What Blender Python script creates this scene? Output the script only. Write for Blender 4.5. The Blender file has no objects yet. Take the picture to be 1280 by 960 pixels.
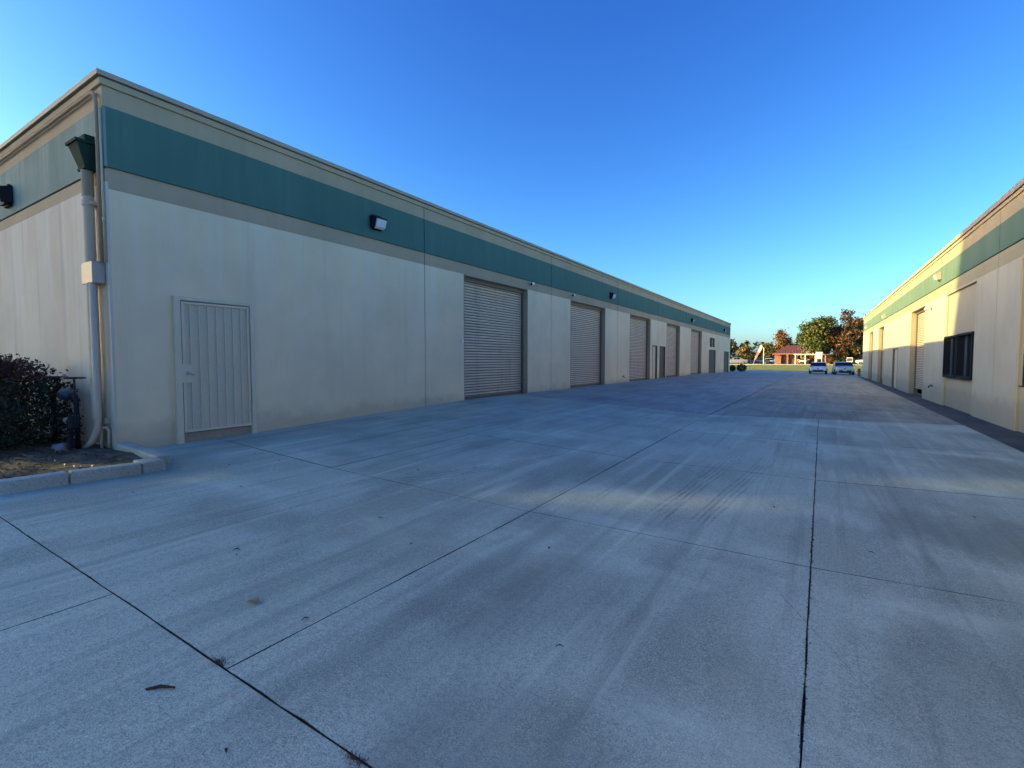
import bpy, math, random
from mathutils import Vector, Matrix
random.seed(7)
C = bpy.context.scene.collection
R = math.radians
sc = bpy.context.scene

# ------------------------------------------------------------------ helpers
class MB:
    def __init__(s): s.v = []; s.f = []; s.m = []
    def quad(s, pts, m=0):
        b = len(s.v); s.v += [tuple(p) for p in pts]; s.f.append(tuple(range(b, b+len(pts)))); s.m.append(m)
    def hexa(s, p, m=0):
        b = len(s.v); s.v += [tuple(q) for q in p]
        for q in ((0,3,2,1),(4,5,6,7),(0,1,5,4),(1,2,6,5),(2,3,7,6),(3,0,4,7)):
            s.f.append(tuple(b+i for i in q)); s.m.append(m)
    def box(s, x0,x1,y0,y1,z0,z1, m=0, T=None):
        p = [(x0,y0,z0),(x1,y0,z0),(x1,y1,z0),(x0,y1,z0),(x0,y0,z1),(x1,y0,z1),(x1,y1,z1),(x0,y1,z1)]
        if T: p = [T(*q) for q in p]
        s.hexa(p, m)
    def tube(s, path, r, n=10, m=0, cap=True):
        path = [Vector(p) for p in path]; b = len(s.v)
        rr = r if isinstance(r, (list, tuple)) else [r]*len(path)
        prev = None
        for i, p in enumerate(path):
            d = (path[min(i+1, len(path)-1)] - path[max(i-1, 0)]).normalized()
            if prev is None:
                a = d.orthogonal().normalized()
            else:
                a = (prev - d*prev.dot(d)).normalized()
            prev = a; c = d.cross(a)
            for k in range(n):
                t = 2*math.pi*k/n
                s.v.append(tuple(p + (a*math.cos(t) + c*math.sin(t))*rr[i]))
        for i in range(len(path)-1):
            for k in range(n):
                k2 = (k+1) % n
                s.f.append((b+i*n+k, b+i*n+k2, b+(i+1)*n+k2, b+(i+1)*n+k)); s.m.append(m)
        if cap:
            s.f.append(tuple(b+k for k in reversed(range(n)))); s.m.append(m)
            e = b+(len(path)-1)*n
            s.f.append(tuple(e+k for k in range(n))); s.m.append(m)
    def build(s, name, mats, parent=None, smooth=False, bevel=0, fix=False):
        me = bpy.data.meshes.new(name); me.from_pydata(s.v, [], s.f)
        if not isinstance(mats, (list, tuple)): mats = [mats]
        for q in mats: me.materials.append(q)
        me.polygons.foreach_set('material_index', s.m)
        if smooth: me.polygons.foreach_set('use_smooth', [True]*len(s.f))
        if fix:
            import bmesh
            bm = bmesh.new(); bm.from_mesh(me)
            bmesh.ops.recalc_face_normals(bm, faces=bm.faces); bm.to_mesh(me); bm.free()
        me.update()
        o = bpy.data.objects.new(name, me); C.objects.link(o)
        if parent:
            o.parent = parent
            if parent.type == 'EMPTY' and parent.get('world_built'): o.location = -Vector(parent.location)
        if bevel:
            md = o.modifiers.new('bevel', 'BEVEL'); md.width = bevel; md.segments = 2; md.limit_method = 'ANGLE'
        return o

def tag(o, label=None, cat=None, group=None, kind=None):
    if label: o['label'] = label
    if cat: o['category'] = cat
    if group: o['group'] = group
    if kind: o['kind'] = kind
    return o
def thing(name, label, cat, loc=(0,0,0), rz=0, group=None, world=False):
    o = bpy.data.objects.new(name, None); C.objects.link(o); o.empty_display_size = .2
    o.location = loc; o.rotation_euler = (0,0,rz)
    if world: o['world_built'] = 1
    return tag(o, label, cat, group)
def copy_tree(o, parent=None):
    c = o.copy(); C.objects.link(c)
    if parent: c.parent = parent
    for ch in list(o.children): copy_tree(ch, c)
    return c

# ------------------------------------------------------------------ materials
class NT:
    def __init__(s, name):
        s.m = bpy.data.materials.new(name); s.m.use_nodes = True
        s.t = s.m.node_tree; s.n = s.t.nodes; s.l = s.t.links
        s.b = s.n['Principled BSDF']
        s.geo = s.n.new('ShaderNodeNewGeometry'); s.pos = s.geo.outputs['Position']
    def put(s, sock, v):
        if hasattr(v, 'is_output'): s.l.new(v, sock)
        else: sock.default_value = v if not isinstance(v, tuple) or len(v) != 3 or sock.type != 'RGBA' else v+(1,)
    def math(s, op, a, b=0, c=0, clamp=False):
        n = s.n.new('ShaderNodeMath'); n.operation = op; n.use_clamp = clamp
        s.put(n.inputs[0], a); s.put(n.inputs[1], b); s.put(n.inputs[2], c); return n.outputs[0]
    def vec(s, scale=(1,1,1), rot=(0,0,0), loc=(0,0,0), src=None):
        n = s.n.new('ShaderNodeMapping'); s.put(n.inputs[0], src or s.pos)
        n.inputs['Scale'].default_value = scale; n.inputs['Rotation'].default_value = rot; n.inputs['Location'].default_value = loc
        return n.outputs[0]
    def noise(s, scale=1, detail=4, rough=.55, vec=None, dist=0):
        n = s.n.new('ShaderNodeTexNoise'); s.put(n.inputs['Vector'], vec or s.pos)
        n.inputs['Scale'].default_value = scale; n.inputs['Detail'].default_value = detail
        n.inputs['Roughness'].default_value = rough; n.inputs['Distortion'].default_value = dist
        return n.outputs['Fac']
    def vor(s, scale=1, vec=None, feature='F1', out='Distance'):
        n = s.n.new('ShaderNodeTexVoronoi'); n.feature = feature; s.put(n.inputs['Vector'], vec or s.pos)
        n.inputs['Scale'].default_value = scale; return n.outputs[out]
    def map(s, v, a, b, c=0, d=1, smooth=True):
        n = s.n.new('ShaderNodeMapRange'); n.interpolation_type = 'SMOOTHSTEP' if smooth else 'LINEAR'
        s.put(n.inputs[0], v)
        for i, q in enumerate((a,b,c,d)): n.inputs[i+1].default_value = q
        return n.outputs[0]
    def mix(s, fac, a, b, mode='MIX'):
        n = s.n.new('ShaderNodeMix'); n.data_type = 'RGBA'; n.blend_type = mode
        s.put(n.inputs[0], fac); s.put(n.inputs[6], a); s.put(n.inputs[7], b); return n.outputs[2]
    def sep(s, v=None):
        n = s.n.new('ShaderNodeSeparateXYZ'); s.put(n.inputs[0], v or s.pos); return n.outputs
    def comb(s, x, y, z):
        n = s.n.new('ShaderNodeCombineXYZ'); s.put(n.inputs[0], x); s.put(n.inputs[1], y); s.put(n.inputs[2], z); return n.outputs[0]
    def bump(s, h, strength=.3, dist=.01):
        n = s.n.new('ShaderNodeBump'); n.inputs['Strength'].default_value = strength; n.inputs['Distance'].default_value = dist
        s.put(n.inputs['Height'], h); s.l.new(n.outputs[0], s.b.inputs['Normal'])
    def done(s, col, rough=.8, metal=0, spec=.5):
        s.put(s.b.inputs['Base Color'], col); s.put(s.b.inputs['Roughness'], rough)
        s.put(s.b.inputs['Metallic'], metal); s.b.inputs['Specular IOR Level'].default_value = spec
        return s.m

def simple(name, col, rough=.6, metal=0, var=.12, scale=6, spec=.5, coat=0):
    n = NT(name); f = n.noise(scale, 4)
    c = n.mix(f, tuple(q*(1-var) for q in col), tuple(min(1, q*(1+var)) for q in col))
    if coat: n.b.inputs['Coat Weight'].default_value = coat; n.b.inputs['Coat Roughness'].default_value = .08
    return n.done(c, rough, metal, spec)

def painted_wall(name, col, chalk=(.62,.6,.56), streak=.5, top=3.95, reach=3.0, dirt=.35, chalk_all=0.):
    n = NT(name); x, y, z = n.sep()
    u = n.math('ADD', x, y)
    v = n.comb(u, 0, z)
    s1 = n.noise(1, 5, .6, n.vec((2.6,1,.16), src=v))
    s2 = n.noise(1, 4, .6, n.vec((11,1,.25), src=v))
    big = n.noise(.55, 4, .6, v)
    hh = n.math('ADD', z, n.math('MULTIPLY', n.noise(1, 3, .5, n.vec((1.6,1,.05), src=v)), 1.8))
    near_top = n.map(hh, top-reach+.9, top+.6)
    st = n.math('ADD', n.math('MULTIPLY', s1, .72), n.math('MULTIPLY', s2, .28))
    st = n.map(st, .42, .66)
    ch = n.math('MULTIPLY', n.math('MULTIPLY', st, near_top), streak, clamp=True)
    ch = n.math('ADD', ch, n.math('MULTIPLY', n.map(big, .35, .75), chalk_all), clamp=True)
    c = n.mix(n.map(big, .3, .7), tuple(q*.92 for q in col), tuple(q*1.06 for q in col))
    c = n.mix(ch, c, chalk)
    dk = n.math('MULTIPLY', n.map(n.noise(1, 6, .65, n.vec((3.5,1,.12), loc=(3,0,7), src=v)), .52, .78), dirt)
    c = n.mix(dk, c, tuple(q*.55 for q in col))
    splash = n.math('MULTIPLY', n.map(n.math('ADD', z, n.math('MULTIPLY', n.noise(2.2, 5, .6, v), -.8)), -.25, .12, 1, 0), .35)
    c = n.mix(splash, c, (.24,.2,.15))
    fine = n.noise(120, 3, .6)
    n.bump(n.math('ADD', n.math('MULTIPLY', fine, .4), n.noise(14, 4, .6)), .22, .008)
    return n.done(c, .82, 0, .3)

M = {}
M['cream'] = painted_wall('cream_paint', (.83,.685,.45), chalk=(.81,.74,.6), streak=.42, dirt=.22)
M['cream_sun'] = painted_wall('cream_paint_sunlit_wall', (.62,.535,.39), chalk=(.66,.61,.53), streak=.4, dirt=.16)  # darker copy of the cream, offsets too-bright light on the right warehouse
M['cream_end'] = painted_wall('cream_paint_weathered', (.65,.585,.455), chalk=(.75,.71,.63), streak=.6, top=4.05, reach=3.6, dirt=.75, chalk_all=.3)
M['tan_sun'] = painted_wall('tan_paint_sunlit', (.47,.395,.245), streak=.1, top=6, dirt=.15)  # yellower tan for the right warehouse, sunlit look put into the colour
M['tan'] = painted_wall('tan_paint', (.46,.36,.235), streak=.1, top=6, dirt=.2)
M['green_right'] = painted_wall('green_paint_right', (.14,.22,.16), chalk=(.24,.30,.24), streak=.3, top=5.2, reach=1.5, dirt=.2)  # lighter green of the right warehouse
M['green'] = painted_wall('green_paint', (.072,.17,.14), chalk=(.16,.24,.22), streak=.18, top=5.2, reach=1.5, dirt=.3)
M['green_faded'] = painted_wall('green_paint_faded', (.15,.25,.225), chalk=(.29,.38,.36), streak=.6, top=5.4, reach=1.6, dirt=.4, chalk_all=.45)
M['infill'] = painted_wall('infill_paint', (.57,.47,.32), streak=.12, dirt=.2)
M['cap'] = simple('cap_metal', (.40,.33,.24), .6, 0, .2, 3)
M['jamb'] = simple('jamb_steel', (.16,.125,.095), .6, 0, .2, 3)
M['gate'] = simple('gate_paint', (.68,.59,.42), .5, 0, .1, 4)
M['gatemesh'] = simple('gate_infill', (.62,.54,.39), .6, 0, .14, 30)
M['conc_step'] = simple('step_concrete', (.33,.27,.2), .9, 0, .25, 12)
M['brown'] = simple('brown_paint', (.15,.11,.075), .6, 0, .15, 3)
M['pipe'] = simple('pipe_paint', (.56,.47,.35), .7, 0, .12, 5)
M['pipetan'] = simple('pipe_tan', (.36,.29,.2), .75, 0, .12, 5)
M['scupper'] = simple('scupper_paint', (.022,.055,.042), .85, 0, .2, 5, spec=.15)
M['boxp'] = simple('box_paint', (.42,.385,.32), .45, 0, .08, 5)
M['black'] = simple('black_metal', (.012,.013,.016), .4, .0, .2, 8)
M['bronze'] = simple('dark_bronze', (.012,.013,.018), .65, 0, .2, 8, spec=.25)
M['white'] = simple('white_plastic', (.75,.74,.7), .5, 0, .05, 8)
M['galv'] = simple('galvanised', (.45,.45,.45), .4, .8, .1, 8)
M['blue'] = simple('blue_enamel', (.03,.06,.10), .4, 0, .15, 8)
M['roof'] = simple('roof_felt', (.3,.3,.28), .9)
M['rust'] = simple('rust_red', (.28,.07,.03), .55, 0, .2, 8)

def rollup():
    n = NT('roll_up_curtain'); x, y, z = n.sep()
    v = n.comb(n.math('ADD', x, y), 0, z)
    a = n.noise(1, 4, .6, n.vec((.5,1,9), src=v)); b = n.noise(1, 4, .6, n.vec((2.5,1,.5), src=v))
    c = n.mix(n.map(a, .3, .7), (.68,.53,.38), (.8,.65,.48))
    c = n.mix(n.map(b, .5, .8, 0, .45), c, (.22,.175,.135))
    return n.done(c, .5, 0, .4)
M['rollup'] = rollup(); M['groove'] = simple('groove_shade', (.2,.16,.12), .8, 0, .3, 5)  # groove faces coloured dark to stand in for shade between slats

def glass(name, col=(.01,.014,.022), rough=.06):
    n = NT(name); f = n.noise(2, 2)
    n.bump(f, .02, .01)
    return n.done(col, rough, 0, .6)
M['glass'] = glass('dark_glass'); M['glassbar'] = simple('blind_dark', (.085,.10,.135), .35, 0, .1, 2)
def lens():
    n = NT('lamp_lens'); f = n.vor(60)
    n.bump(f, .4, .01)
    return n.done(n.mix(n.noise(20), (.55,.57,.6), (.8,.82,.85)), .15, 0, .6)
M['lens'] = lens()

def concrete(name, lo, hi, dirtamt=.5, tyre=True, island=True):
    n = NT(name); x, y, z = n.sep()
    big = n.noise(.35, 6, .6, dist=.4)
    mid = n.noise(1, 6, .62, n.vec((2.2,.55,1), rot=(0,0,R(-8))))
    fine = n.noise(34, 5, .72); grit = n.noise(130, 2, .6); grit2 = n.noise(150, 2, .7)
    f = n.math('ADD', n.math('MULTIPLY', big, .45), n.math('MULTIPLY', mid, .55))
    c = n.mix(n.map(f, .34, .66), lo, hi)
    if island:
        c = n.mix(n.math('MULTIPLY', n.geo.outputs['Random Per Island'], .2), c, tuple(q*.62 for q in lo))
    c = n.mix(n.map(fine, .42, .64, 0, .5), c, tuple(q*.55 for q in lo))
    c = n.mix(n.map(grit, .48, .63, 0, .62), c, tuple(q*.42 for q in lo))
    c = n.mix(n.map(grit2, .5, .66, 0, .5), c, tuple(min(1, q*1.45) for q in hi))
    # worn patches where exposed aggregate shows
    wp = n.math('MULTIPLY', n.map(n.noise(.8, 5, .6, n.vec((1,.6,1), loc=(11,4,0))), .46, .62), n.map(n.noise(105, 4, .8), .44, .58))
    c = n.mix(n.math('MULTIPLY', wp, .8), c, tuple(q*.45 for q in lo))
    # oily darker lanes and warm rusty film
    lane = n.noise(1, 5, .6, n.vec((1.3,.12,1), rot=(0,0,R(4)), loc=(1.7,0,0)))
    c = n.mix(n.map(lane, .5, .74, 0, dirtamt), c, tuple(q*.5 for q in lo))
    warm = n.noise(.5, 4, .6, n.vec((1,.7,1), loc=(5,9,0)))
    c = n.mix(n.map(warm, .48, .72, 0, .38), c, (lo[0]*.92, lo[1]*.82, lo[2]*.68))
    pale = n.noise(.6, 5, .6, n.vec((.5,1.3,1), rot=(0,0,R(20)), loc=(2,31,0)))
    c = n.mix(n.map(pale, .54, .74, 0, .4), c, tuple(min(1, q*1.25) for q in hi))
    run = n.noise(1, 5, .62, n.vec((6.5,.22,1), rot=(0,0,R(-14)), loc=(9,2,0)))
    c = n.mix(n.map(run, .52, .7, 0, .42), c, tuple(q*.5 for q in lo))
    run2 = n.noise(1, 5, .62, n.vec((4,.16,1), rot=(0,0,R(-20)), loc=(3,17,0)))
    c = n.mix(n.map(run2, .54, .72, 0, .38), c, tuple(min(1, q*1.22) for q in hi))
    # thin scuffs
    sc_ = n.noise(1, 3, .5, n.vec((26,.35,1), rot=(0,0,R(-24))))
    c = n.mix(n.math('MULTIPLY', n.map(sc_, .6, .72), n.map(n.noise(.5, 3), .5, .65, 0, .4)), c, tuple(q*.5 for q in lo))
    if tyre:
        def marks(c, x0, y0, x1, y1, w, lines, amt, fade=1.2):
            d = Vector((x1-x0, y1-y0)); L = d.length; d.normalize()
            dx = n.math('SUBTRACT', x, x0); dy = n.math('SUBTRACT', y, y0)
            al = n.math('ADD', n.math('MULTIPLY', dx, d.x), n.math('MULTIPLY', dy, d.y))
            pe = n.math('ADD', n.math('MULTIPLY', dx, -d.y), n.math('MULTIPLY', dy, d.x))
            pe = n.math('ADD', n.math('ADD', pe, n.math('MULTIPLY', n.math('MULTIPLY', al, al), -.006)), n.math('MULTIPLY', n.math('SUBTRACT', n.noise(1.1, 2), .5), .1))
            ins = n.math('MULTIPLY', n.map(al, 0, .25), n.map(al, L-fade, L, 1, 0))
            ins = n.math('MULTIPLY', ins, n.math('LESS_THAN', n.math('ABSOLUTE', pe), w/2))
            sn = n.math('SINE', n.math('MULTIPLY', pe, 2*math.pi*lines/w))
            tr = n.map(n.math('SINE', n.math('MULTIPLY', al, 2*math.pi/.085)), -.6, .2, .55, 1)
            ins = n.math('MULTIPLY', n.math('MULTIPLY', ins, n.map(sn, -.2, .4)), tr)
            ins = n.math('MULTIPLY', ins, n.map(n.noise(3, 5, .7), .35, .62, .1, 1))
            return n.mix(n.math('MULTIPLY', ins, amt), c, (.035,.035,.038))
        c = marks(c, -1.42, 4.85, -.95, 10.2, .26, 4, .42, 3.5)
        c = marks(c, -1.02, 4.9, -.45, 10.2, .24, 4, .38, 3.5)
        c = marks(c, .72, 4.9, .35, 10.0, .22, 2, .2, 3)
        c = marks(c, -4.5, 4.2, -2.8, 8.0, .3, 3, .35, 2)
        c = marks(c, -.36, 4.14, .42, 2.6, .012, .4, .55, .3)
        def blot(c, bx, by, rx, ry, amt, seed, col=None):
            ex = n.math('DIVIDE', n.math('SUBTRACT', x, bx), rx); ey = n.math('DIVIDE', n.math('SUBTRACT', y, by), ry)
            rr = n.math('SQRT', n.math('ADD', n.math('MULTIPLY', ex, ex), n.math('MULTIPLY', ey, ey)))
            rr = n.math('ADD', rr, n.math('MULTIPLY', n.math('SUBTRACT', n.noise(1, 6, .65, n.vec((2.2,1.2,1), loc=(seed,seed*2,0))), .5), 1.5))
            return n.mix(n.map(rr, .35, 1.1, amt, 0), c, col or tuple(q*.34 for q in lo))
        c = blot(c, 1.7, 6.2, 1.5, 1.0, .55, 3); c = blot(c, -3.0, 6.2, .5, 1.6, .4, 5); c = blot(c, -1.6, 3.0, .7, .9, .3, 8)
        c = blot(c, -2.1, 2.9, .16, 2.2, .35, 9); c = blot(c, .9, 3.2, .8, 1.3, .3, 12); c = blot(c, -5.0, 7.0, .35, .8, .45, 15); c = blot(c, -1.0, 1.6, .9, .5, .3, 21)
        c = blot(c, 2.4, 10.2, .7, 1.5, .4, 24); c = blot(c, -4.8, 2.6, 1.1, .4, .25, 27)
        c = marks(c, -6.2, 5.3, -4.9, 8.4, .22, 3, .28, 1)
    n.bump(n.math('ADD', n.math('MULTIPLY', grit, .6), fine), .3, .006)
    return n.done(c, n.map(f, .3, .7, .78, .62), 0, .42)
M['concrete'] = concrete('yard_concrete', (.425,.465,.37), (.615,.665,.535))
M['conc_old'] = concrete('old_concrete', (.27,.26,.205), (.41,.40,.325), .6, False)
M['conc_left'] = concrete('far_yard_concrete', (.32,.33,.30), (.46,.47,.43), .5, False)
M['conc_drive'] = concrete('drive_concrete', (.36,.345,.27), (.48,.46,.37), .5, False, False)
M['conc_pale'] = concrete('pale_concrete', (.42,.4,.36), (.52,.5,.46), .2, False)
M['kerbc'] = concrete('kerb_concrete', (.40,.43,.36), (.58,.62,.53), .3, False)

def asphalt():
    n = NT('asphalt'); g = n.noise(110, 3, .7); f = n.noise(.7, 5, .6)
    c = n.mix(n.map(f, .3, .7), (.055,.054,.054), (.11,.106,.1))
    c = n.mix(n.map(g, .55, .75, 0, .6), c, (.14,.14,.14))
    n.bump(g, .5, .008)
    return n.done(c, .85, 0, .35)
M['asphalt'] = asphalt()
def earth(name, a, b, s=6):
    n = NT(name); f = n.noise(s, 6, .7); g = n.noise(s*9, 4, .7)
    c = n.mix(n.map(f, .3, .7), a, b); c = n.mix(n.map(g, .5, .75, 0, .6), c, tuple(q*.4 for q in a))
    n.bump(n.math('ADD', f, g), .8, .03)
    return n.done(c, .95, 0, .2)
M['soil'] = earth('soil', (.09,.07,.048), (.25,.195,.135), 5)
M['ground'] = earth('dry_ground', (.1,.09,.06), (.18,.16,.1), .7)
M['lawn'] = earth('lawn_grass', (.21,.235,.05), (.36,.37,.10), .6)
M['joint'] = earth('joint_dirt', (.03,.028,.025), (.075,.07,.06), 14)

def leafmat(name, cols, rough=.6):
    n = NT(name)
    r = n.n.new('ShaderNodeValToRGB'); n.l.new(n.geo.outputs['Random Per Island'], r.inputs[0])
    el = r.color_ramp.elements
    while len(el) < len(cols): el.new(.5)
    for i, c in enumerate(cols): el[i].position = i/(len(cols)-1); el[i].color = c+(1,)
    return n.done(r.outputs[0], rough, 0, .3)
M['lf_green'] = leafmat('leaves_green', [(.025,.048,.012),(.05,.08,.018),(.09,.12,.028),(.13,.14,.035)])
M['lf_red'] = leafmat('leaves_red', [(.055,.026,.018),(.12,.04,.028),(.19,.06,.04),(.09,.075,.028),(.27,.13,.085)])
M['lf_mix'] = leafmat('leaves_turning', [(.11,.11,.03),(.26,.18,.04),(.31,.18,.05),(.12,.14,.035)])
M['lf_dark'] = leafmat('leaves_dark', [(.02,.032,.012),(.045,.062,.02),(.08,.09,.03)])
M['lf_shrub'] = leafmat('leaves_shrub', [(.009,.015,.008),(.018,.028,.012),(.03,.042,.018)])
M['lf_shrubred'] = leafmat('leaves_shrub_red', [(.06,.016,.014),(.11,.028,.025),(.03,.028,.014)])
M['bark'] = earth('bark', (.07,.055,.04), (.13,.1,.075), 8)
M['stemm'] = simple('stems', (.05,.035,.025), .9)
M['brick'] = None
def brick():
    n = NT('brick'); x, y, z = n.sep()
    b = n.n.new('ShaderNodeTexBrick'); n.l.new(n.comb(n.math('ADD', x, y), z, 0), b.inputs[0])
    b.inputs['Color1'].default_value = (.27,.11,.075,1); b.inputs['Color2'].default_value = (.21,.085,.06,1)
    b.inputs['Mortar'].default_value = (.35,.3,.26,1); b.inputs['Scale'].default_value = 4
    return n.done(b.outputs[0], .85)
M['brick'] = brick()
def tiles():
    n = NT('roof_tiles'); x, y, z = n.sep()
    w = n.math('SINE', n.math('MULTIPLY', x, 20)); k = n.math('SINE', n.math('MULTIPLY', z, 34))
    c = n.mix(n.map(n.noise(3, 4), .3, .7), (.10,.036,.038), (.15,.055,.055))
    n.bump(n.math('ADD', w, k), .6, .04)
    return n.done(c, .75)
M['tiles'] = tiles()
M['carwhite'] = simple('car_white', (.9,.9,.88), .4, 0, .02, 2, coat=.1)
M['carsilver'] = simple('car_silver', (.6,.6,.6), .35, .15, .03, 2, coat=.3)
M['carglass'] = glass('car_glass', (.008,.01,.014), .05)
M['tyre'] = simple('tyre_rubber', (.015,.015,.016), .85)
M['rim'] = simple('alloy', (.45,.45,.47), .3, .8)
M['headl'] = simple('headlight_glass', (.6,.62,.66), .1)
M['taill'] = simple('tail_red', (.35,.02,.02), .2)
M['amber'] = simple('amber', (.6,.2,.02), .3)
M['plate'] = simple('plate', (.6,.6,.58), .5)
M['signw'] = simple('sign_white', (.8,.79,.76), .5, 0, .04)
M['pink'] = simple('banner_red', (.42,.16,.14), .7, 0, .1)
M['stucco'] = simple('neighbour_stucco', (.4,.37,.32), .9)
M['deadleaf'] = simple('dead_leaf', (.03,.022,.014), .8, 0, .4, 40)
M['paleleaf'] = simple('pale_leaf', (.3,.22,.15), .8, 0, .3, 40)

# ------------------------------------------------------------------ ground
XL = -9.057; Y0 = 3.05
def sm(a, b, t):
    t = max(0, min(1, (t-a)/(b-a))); return t*t*(3-2*t)
def zl(y): return .2*sm(3, 13, y) - .2*sm(44, 62, y)
def gz(x, y):
    t = max(0, min(1, (x+9.06)/13.3)); z = zl(y)*(1-t) - .35*t
    if y > 74: k = sm(74, 100, y); z = z*(1-k) + .5*k
    return z
def sheet(name, xs, ys, mat, off, kind='structure', smooth=True):
    m = MB(); nx, ny = len(xs), len(ys)
    m.v = [(x, y, gz(x, y)+off) for y in ys for x in xs]
    for j in range(ny-1):
        for i in range(nx-1):
            a = j*nx+i; m.f.append((a, a+1, a+1+nx, a+nx)); m.m.append(0)
    o = m.build(name, mat, smooth=smooth)
    if kind: tag(o, kind=kind)
    return o
def lin(a, b, n): return [a+(b-a)*i/n for i in range(n+1)]
sheet('ground', [-900,-300,-100,-50,-25]+lin(-15,6,21)+[20,50,100,300,900],
      [-300,-60,-20]+lin(-8,74,82)+lin(75,110,35)+[130,180,300,600,2000], M['ground'], -.06)
kk = MB()
def long_kerb(y, x0, x1, h, w=.16):
    for i in range(int((x1-x0)/3)):
        a, b = x0+3*i, x0+3*i+2.985
        za, zb = gz(a, y), gz(b, y)
        kk.hexa([(a,y,za-.2),(b,y,zb-.2),(b,y+w,zb-.2),(a,y+w,za-.2),(a,y+.012,za+h),(b,y+.012,zb+h),(b,y+w,zb+h),(a,y+w,za+h)])
long_kerb(73.8, -30, 30, .15); long_kerb(99.85, -60, 48, .16)
tag(kk.build('roadside_kerb', M['conc_pale']), kind='structure')
sheet('joint_bed', lin(-9.1,4.3,27), lin(-6,64.4,141), M['joint'], -.022)

# concrete slabs with real open joints between them
def interp(pts, x):
    if x <= pts[0][0]: return pts[0][1]
    for (a, b), (c, d) in zip(pts, pts[1:]):
        if x <= c: return b+(d-b)*(x-a)/(c-a)
    return pts[-1][1]
rowA = lambda x: 1.27
rowB = lambda x: interp([(-8.56,4.5),(-5.65,4.33),(-2.6,4.33),(-.05,4.46),(3.2,4.9)], x)
rowC = lambda x: interp([(-8.63,7.95),(-6.28,7.56),(-2.53,7.42),(-.02,7.68),(3.2,8.5)], x)
rowC2 = lambda x: interp([(-9.06,11.4),(-2.5,10.6),(0,10.9),(3.2,12.6)], x)
rowD = lambda x: interp([(-9.06,14.6),(-2.47,13.95),(-.05,15.32),(3.2,17.04)], x)
slabs = MB()
def slab(x0, x1, f0, f1, gx0=.006, gx1=.006, gy=.005, nx=16, ny=16):
    rr = random.uniform(-.0015, .0015); b = len(slabs.v)
    wob = lambda: random.gauss(0, .0016)
    for j in range(ny+1):
        for i in range(nx+1):
            x = (x0+gx0) + (x1-x0-gx0-gx1)*i/nx
            if i in (0, nx): x += wob()
            ya, yb = f0(x)+gy, f1(x)-gy; y = ya+(yb-ya)*j/ny
            if j in (0, ny): y += wob()
            slabs.v.append((x, y, gz(x, y)+rr))
    w = nx+1
    for j in range(ny):
        for i in range(nx):
            a = b+j*w+i; slabs.f.append((a, a+1, a+1+w, a+w)); slabs.m.append(0)
    rim = [b+i for i in range(nx)]+[b+j*w+nx for j in range(ny)]+[b+ny*w+i for i in range(nx,0,-1)]+[b+j*w for j in range(ny,0,-1)]
    lo = len(slabs.v)
    for r in rim:
        x, y, z = slabs.v[r]; slabs.v.append((x, y, z-.05))
    k = len(rim)
    for i in range(k):
        slabs.f.append((rim[i], lo+i, lo+(i+1)%k, rim[(i+1)%k])); slabs.m.append(1)
cols = [(-9.06,-5.68),(-5.68,-2.52),(-2.52,-.03),(-.03,3.2)]
rows = [(rowA,rowB),(rowB,rowC),(rowC,rowC2),(rowC2,rowD)]
for (a, b) in cols:
    for q, (f0, f1) in enumerate(rows):
        g0 = .005 if a == -.03 else (.003 if a == -5.68 else .0055); g1 = .005 if b == -.03 else (.003 if b == -5.68 else .0055)
        slab(a, b, f0, f1, g0, g1, .004 if q == 3 else (.0055 if q else .006))
for (a, b) in [(-13,-7),(-7,-3.9),(-3.9,-.03),(-.03,3.2)]:
    slab(a, b, lambda x: -5.9, rowA, gy=.0045, ny=24)
fars = MB(); near_slabs = slabs; slabs = fars
for k in range(14):                                        # left bay carries on along the doors
    f0 = (lambda kk: (lambda x: (rowD(x) if kk == 0 else 14.3+3.4*kk)))(k); f1 = (lambda kk: (lambda x: 14.3+3.4*(kk+1)))(k)
    slab(-9.06, -5.68, f0, f1, .003, .004, .003, 4, 6); slab(-5.68, -2.52, f0, f1, .004, .006, .003, 4, 6)
tag(fars.build('concrete_yard', [M['conc_left'], M['joint']]), kind='structure')
o = near_slabs.build('concrete_yard', [M['concrete'], M['joint']]); tag(o, kind='structure')
old = MB()
def strip_mesh(name, xa, xb, ys, mat, off, nx=6, f0=None):
    m = MB(); xs = lin(xa, xb, nx)
    for y in ys:
        for x in xs:
            yy = y
            if f0: s0 = f0(x); yy = s0+.006+(y-ys[0])*(ys[-1]-s0)/(ys[-1]-ys[0])
            m.v.append((x, yy, gz(x, yy)+off))
    w = nx+1
    for j in range(len(ys)-1):
        for i in range(nx):
            a = j*w+i; m.f.append((a, a+1, a+1+w, a+w)); m.m.append(0)
    return tag(m.build(name, mat, smooth=True), kind='structure')
strip_mesh('old_pavement', -2.51, 3.2, lin(15, 28.5, 20), M['conc_old'], -.004, 8, rowD)
strip_mesh('driveway', -2.51, 3.2, lin(28.51, 64.4, 40), M['conc_drive'], -.004, 6)
strip_mesh('driveway_apron', -30, 30, lin(61.95, 74, 14), M['conc_pale'], .004, 60)  # sunlit end of the yard, its brightness put into a paler concrete
strip_mesh('asphalt_strip', 3.206, 4.35, lin(-6, 62, 60), M['asphalt'], -.004, 3)
strip_mesh('lawn', -60, 30, lin(74.02, 100, 30), M['lawn'], .03, 50)
strip_mesh('pavement', -80, 60, lin(100.02, 102.5, 2), M['conc_pale'], .05, 20)
strip_mesh('road', -200, 200, lin(102.52, 121, 4), M['asphalt'], .01, 8)

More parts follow.
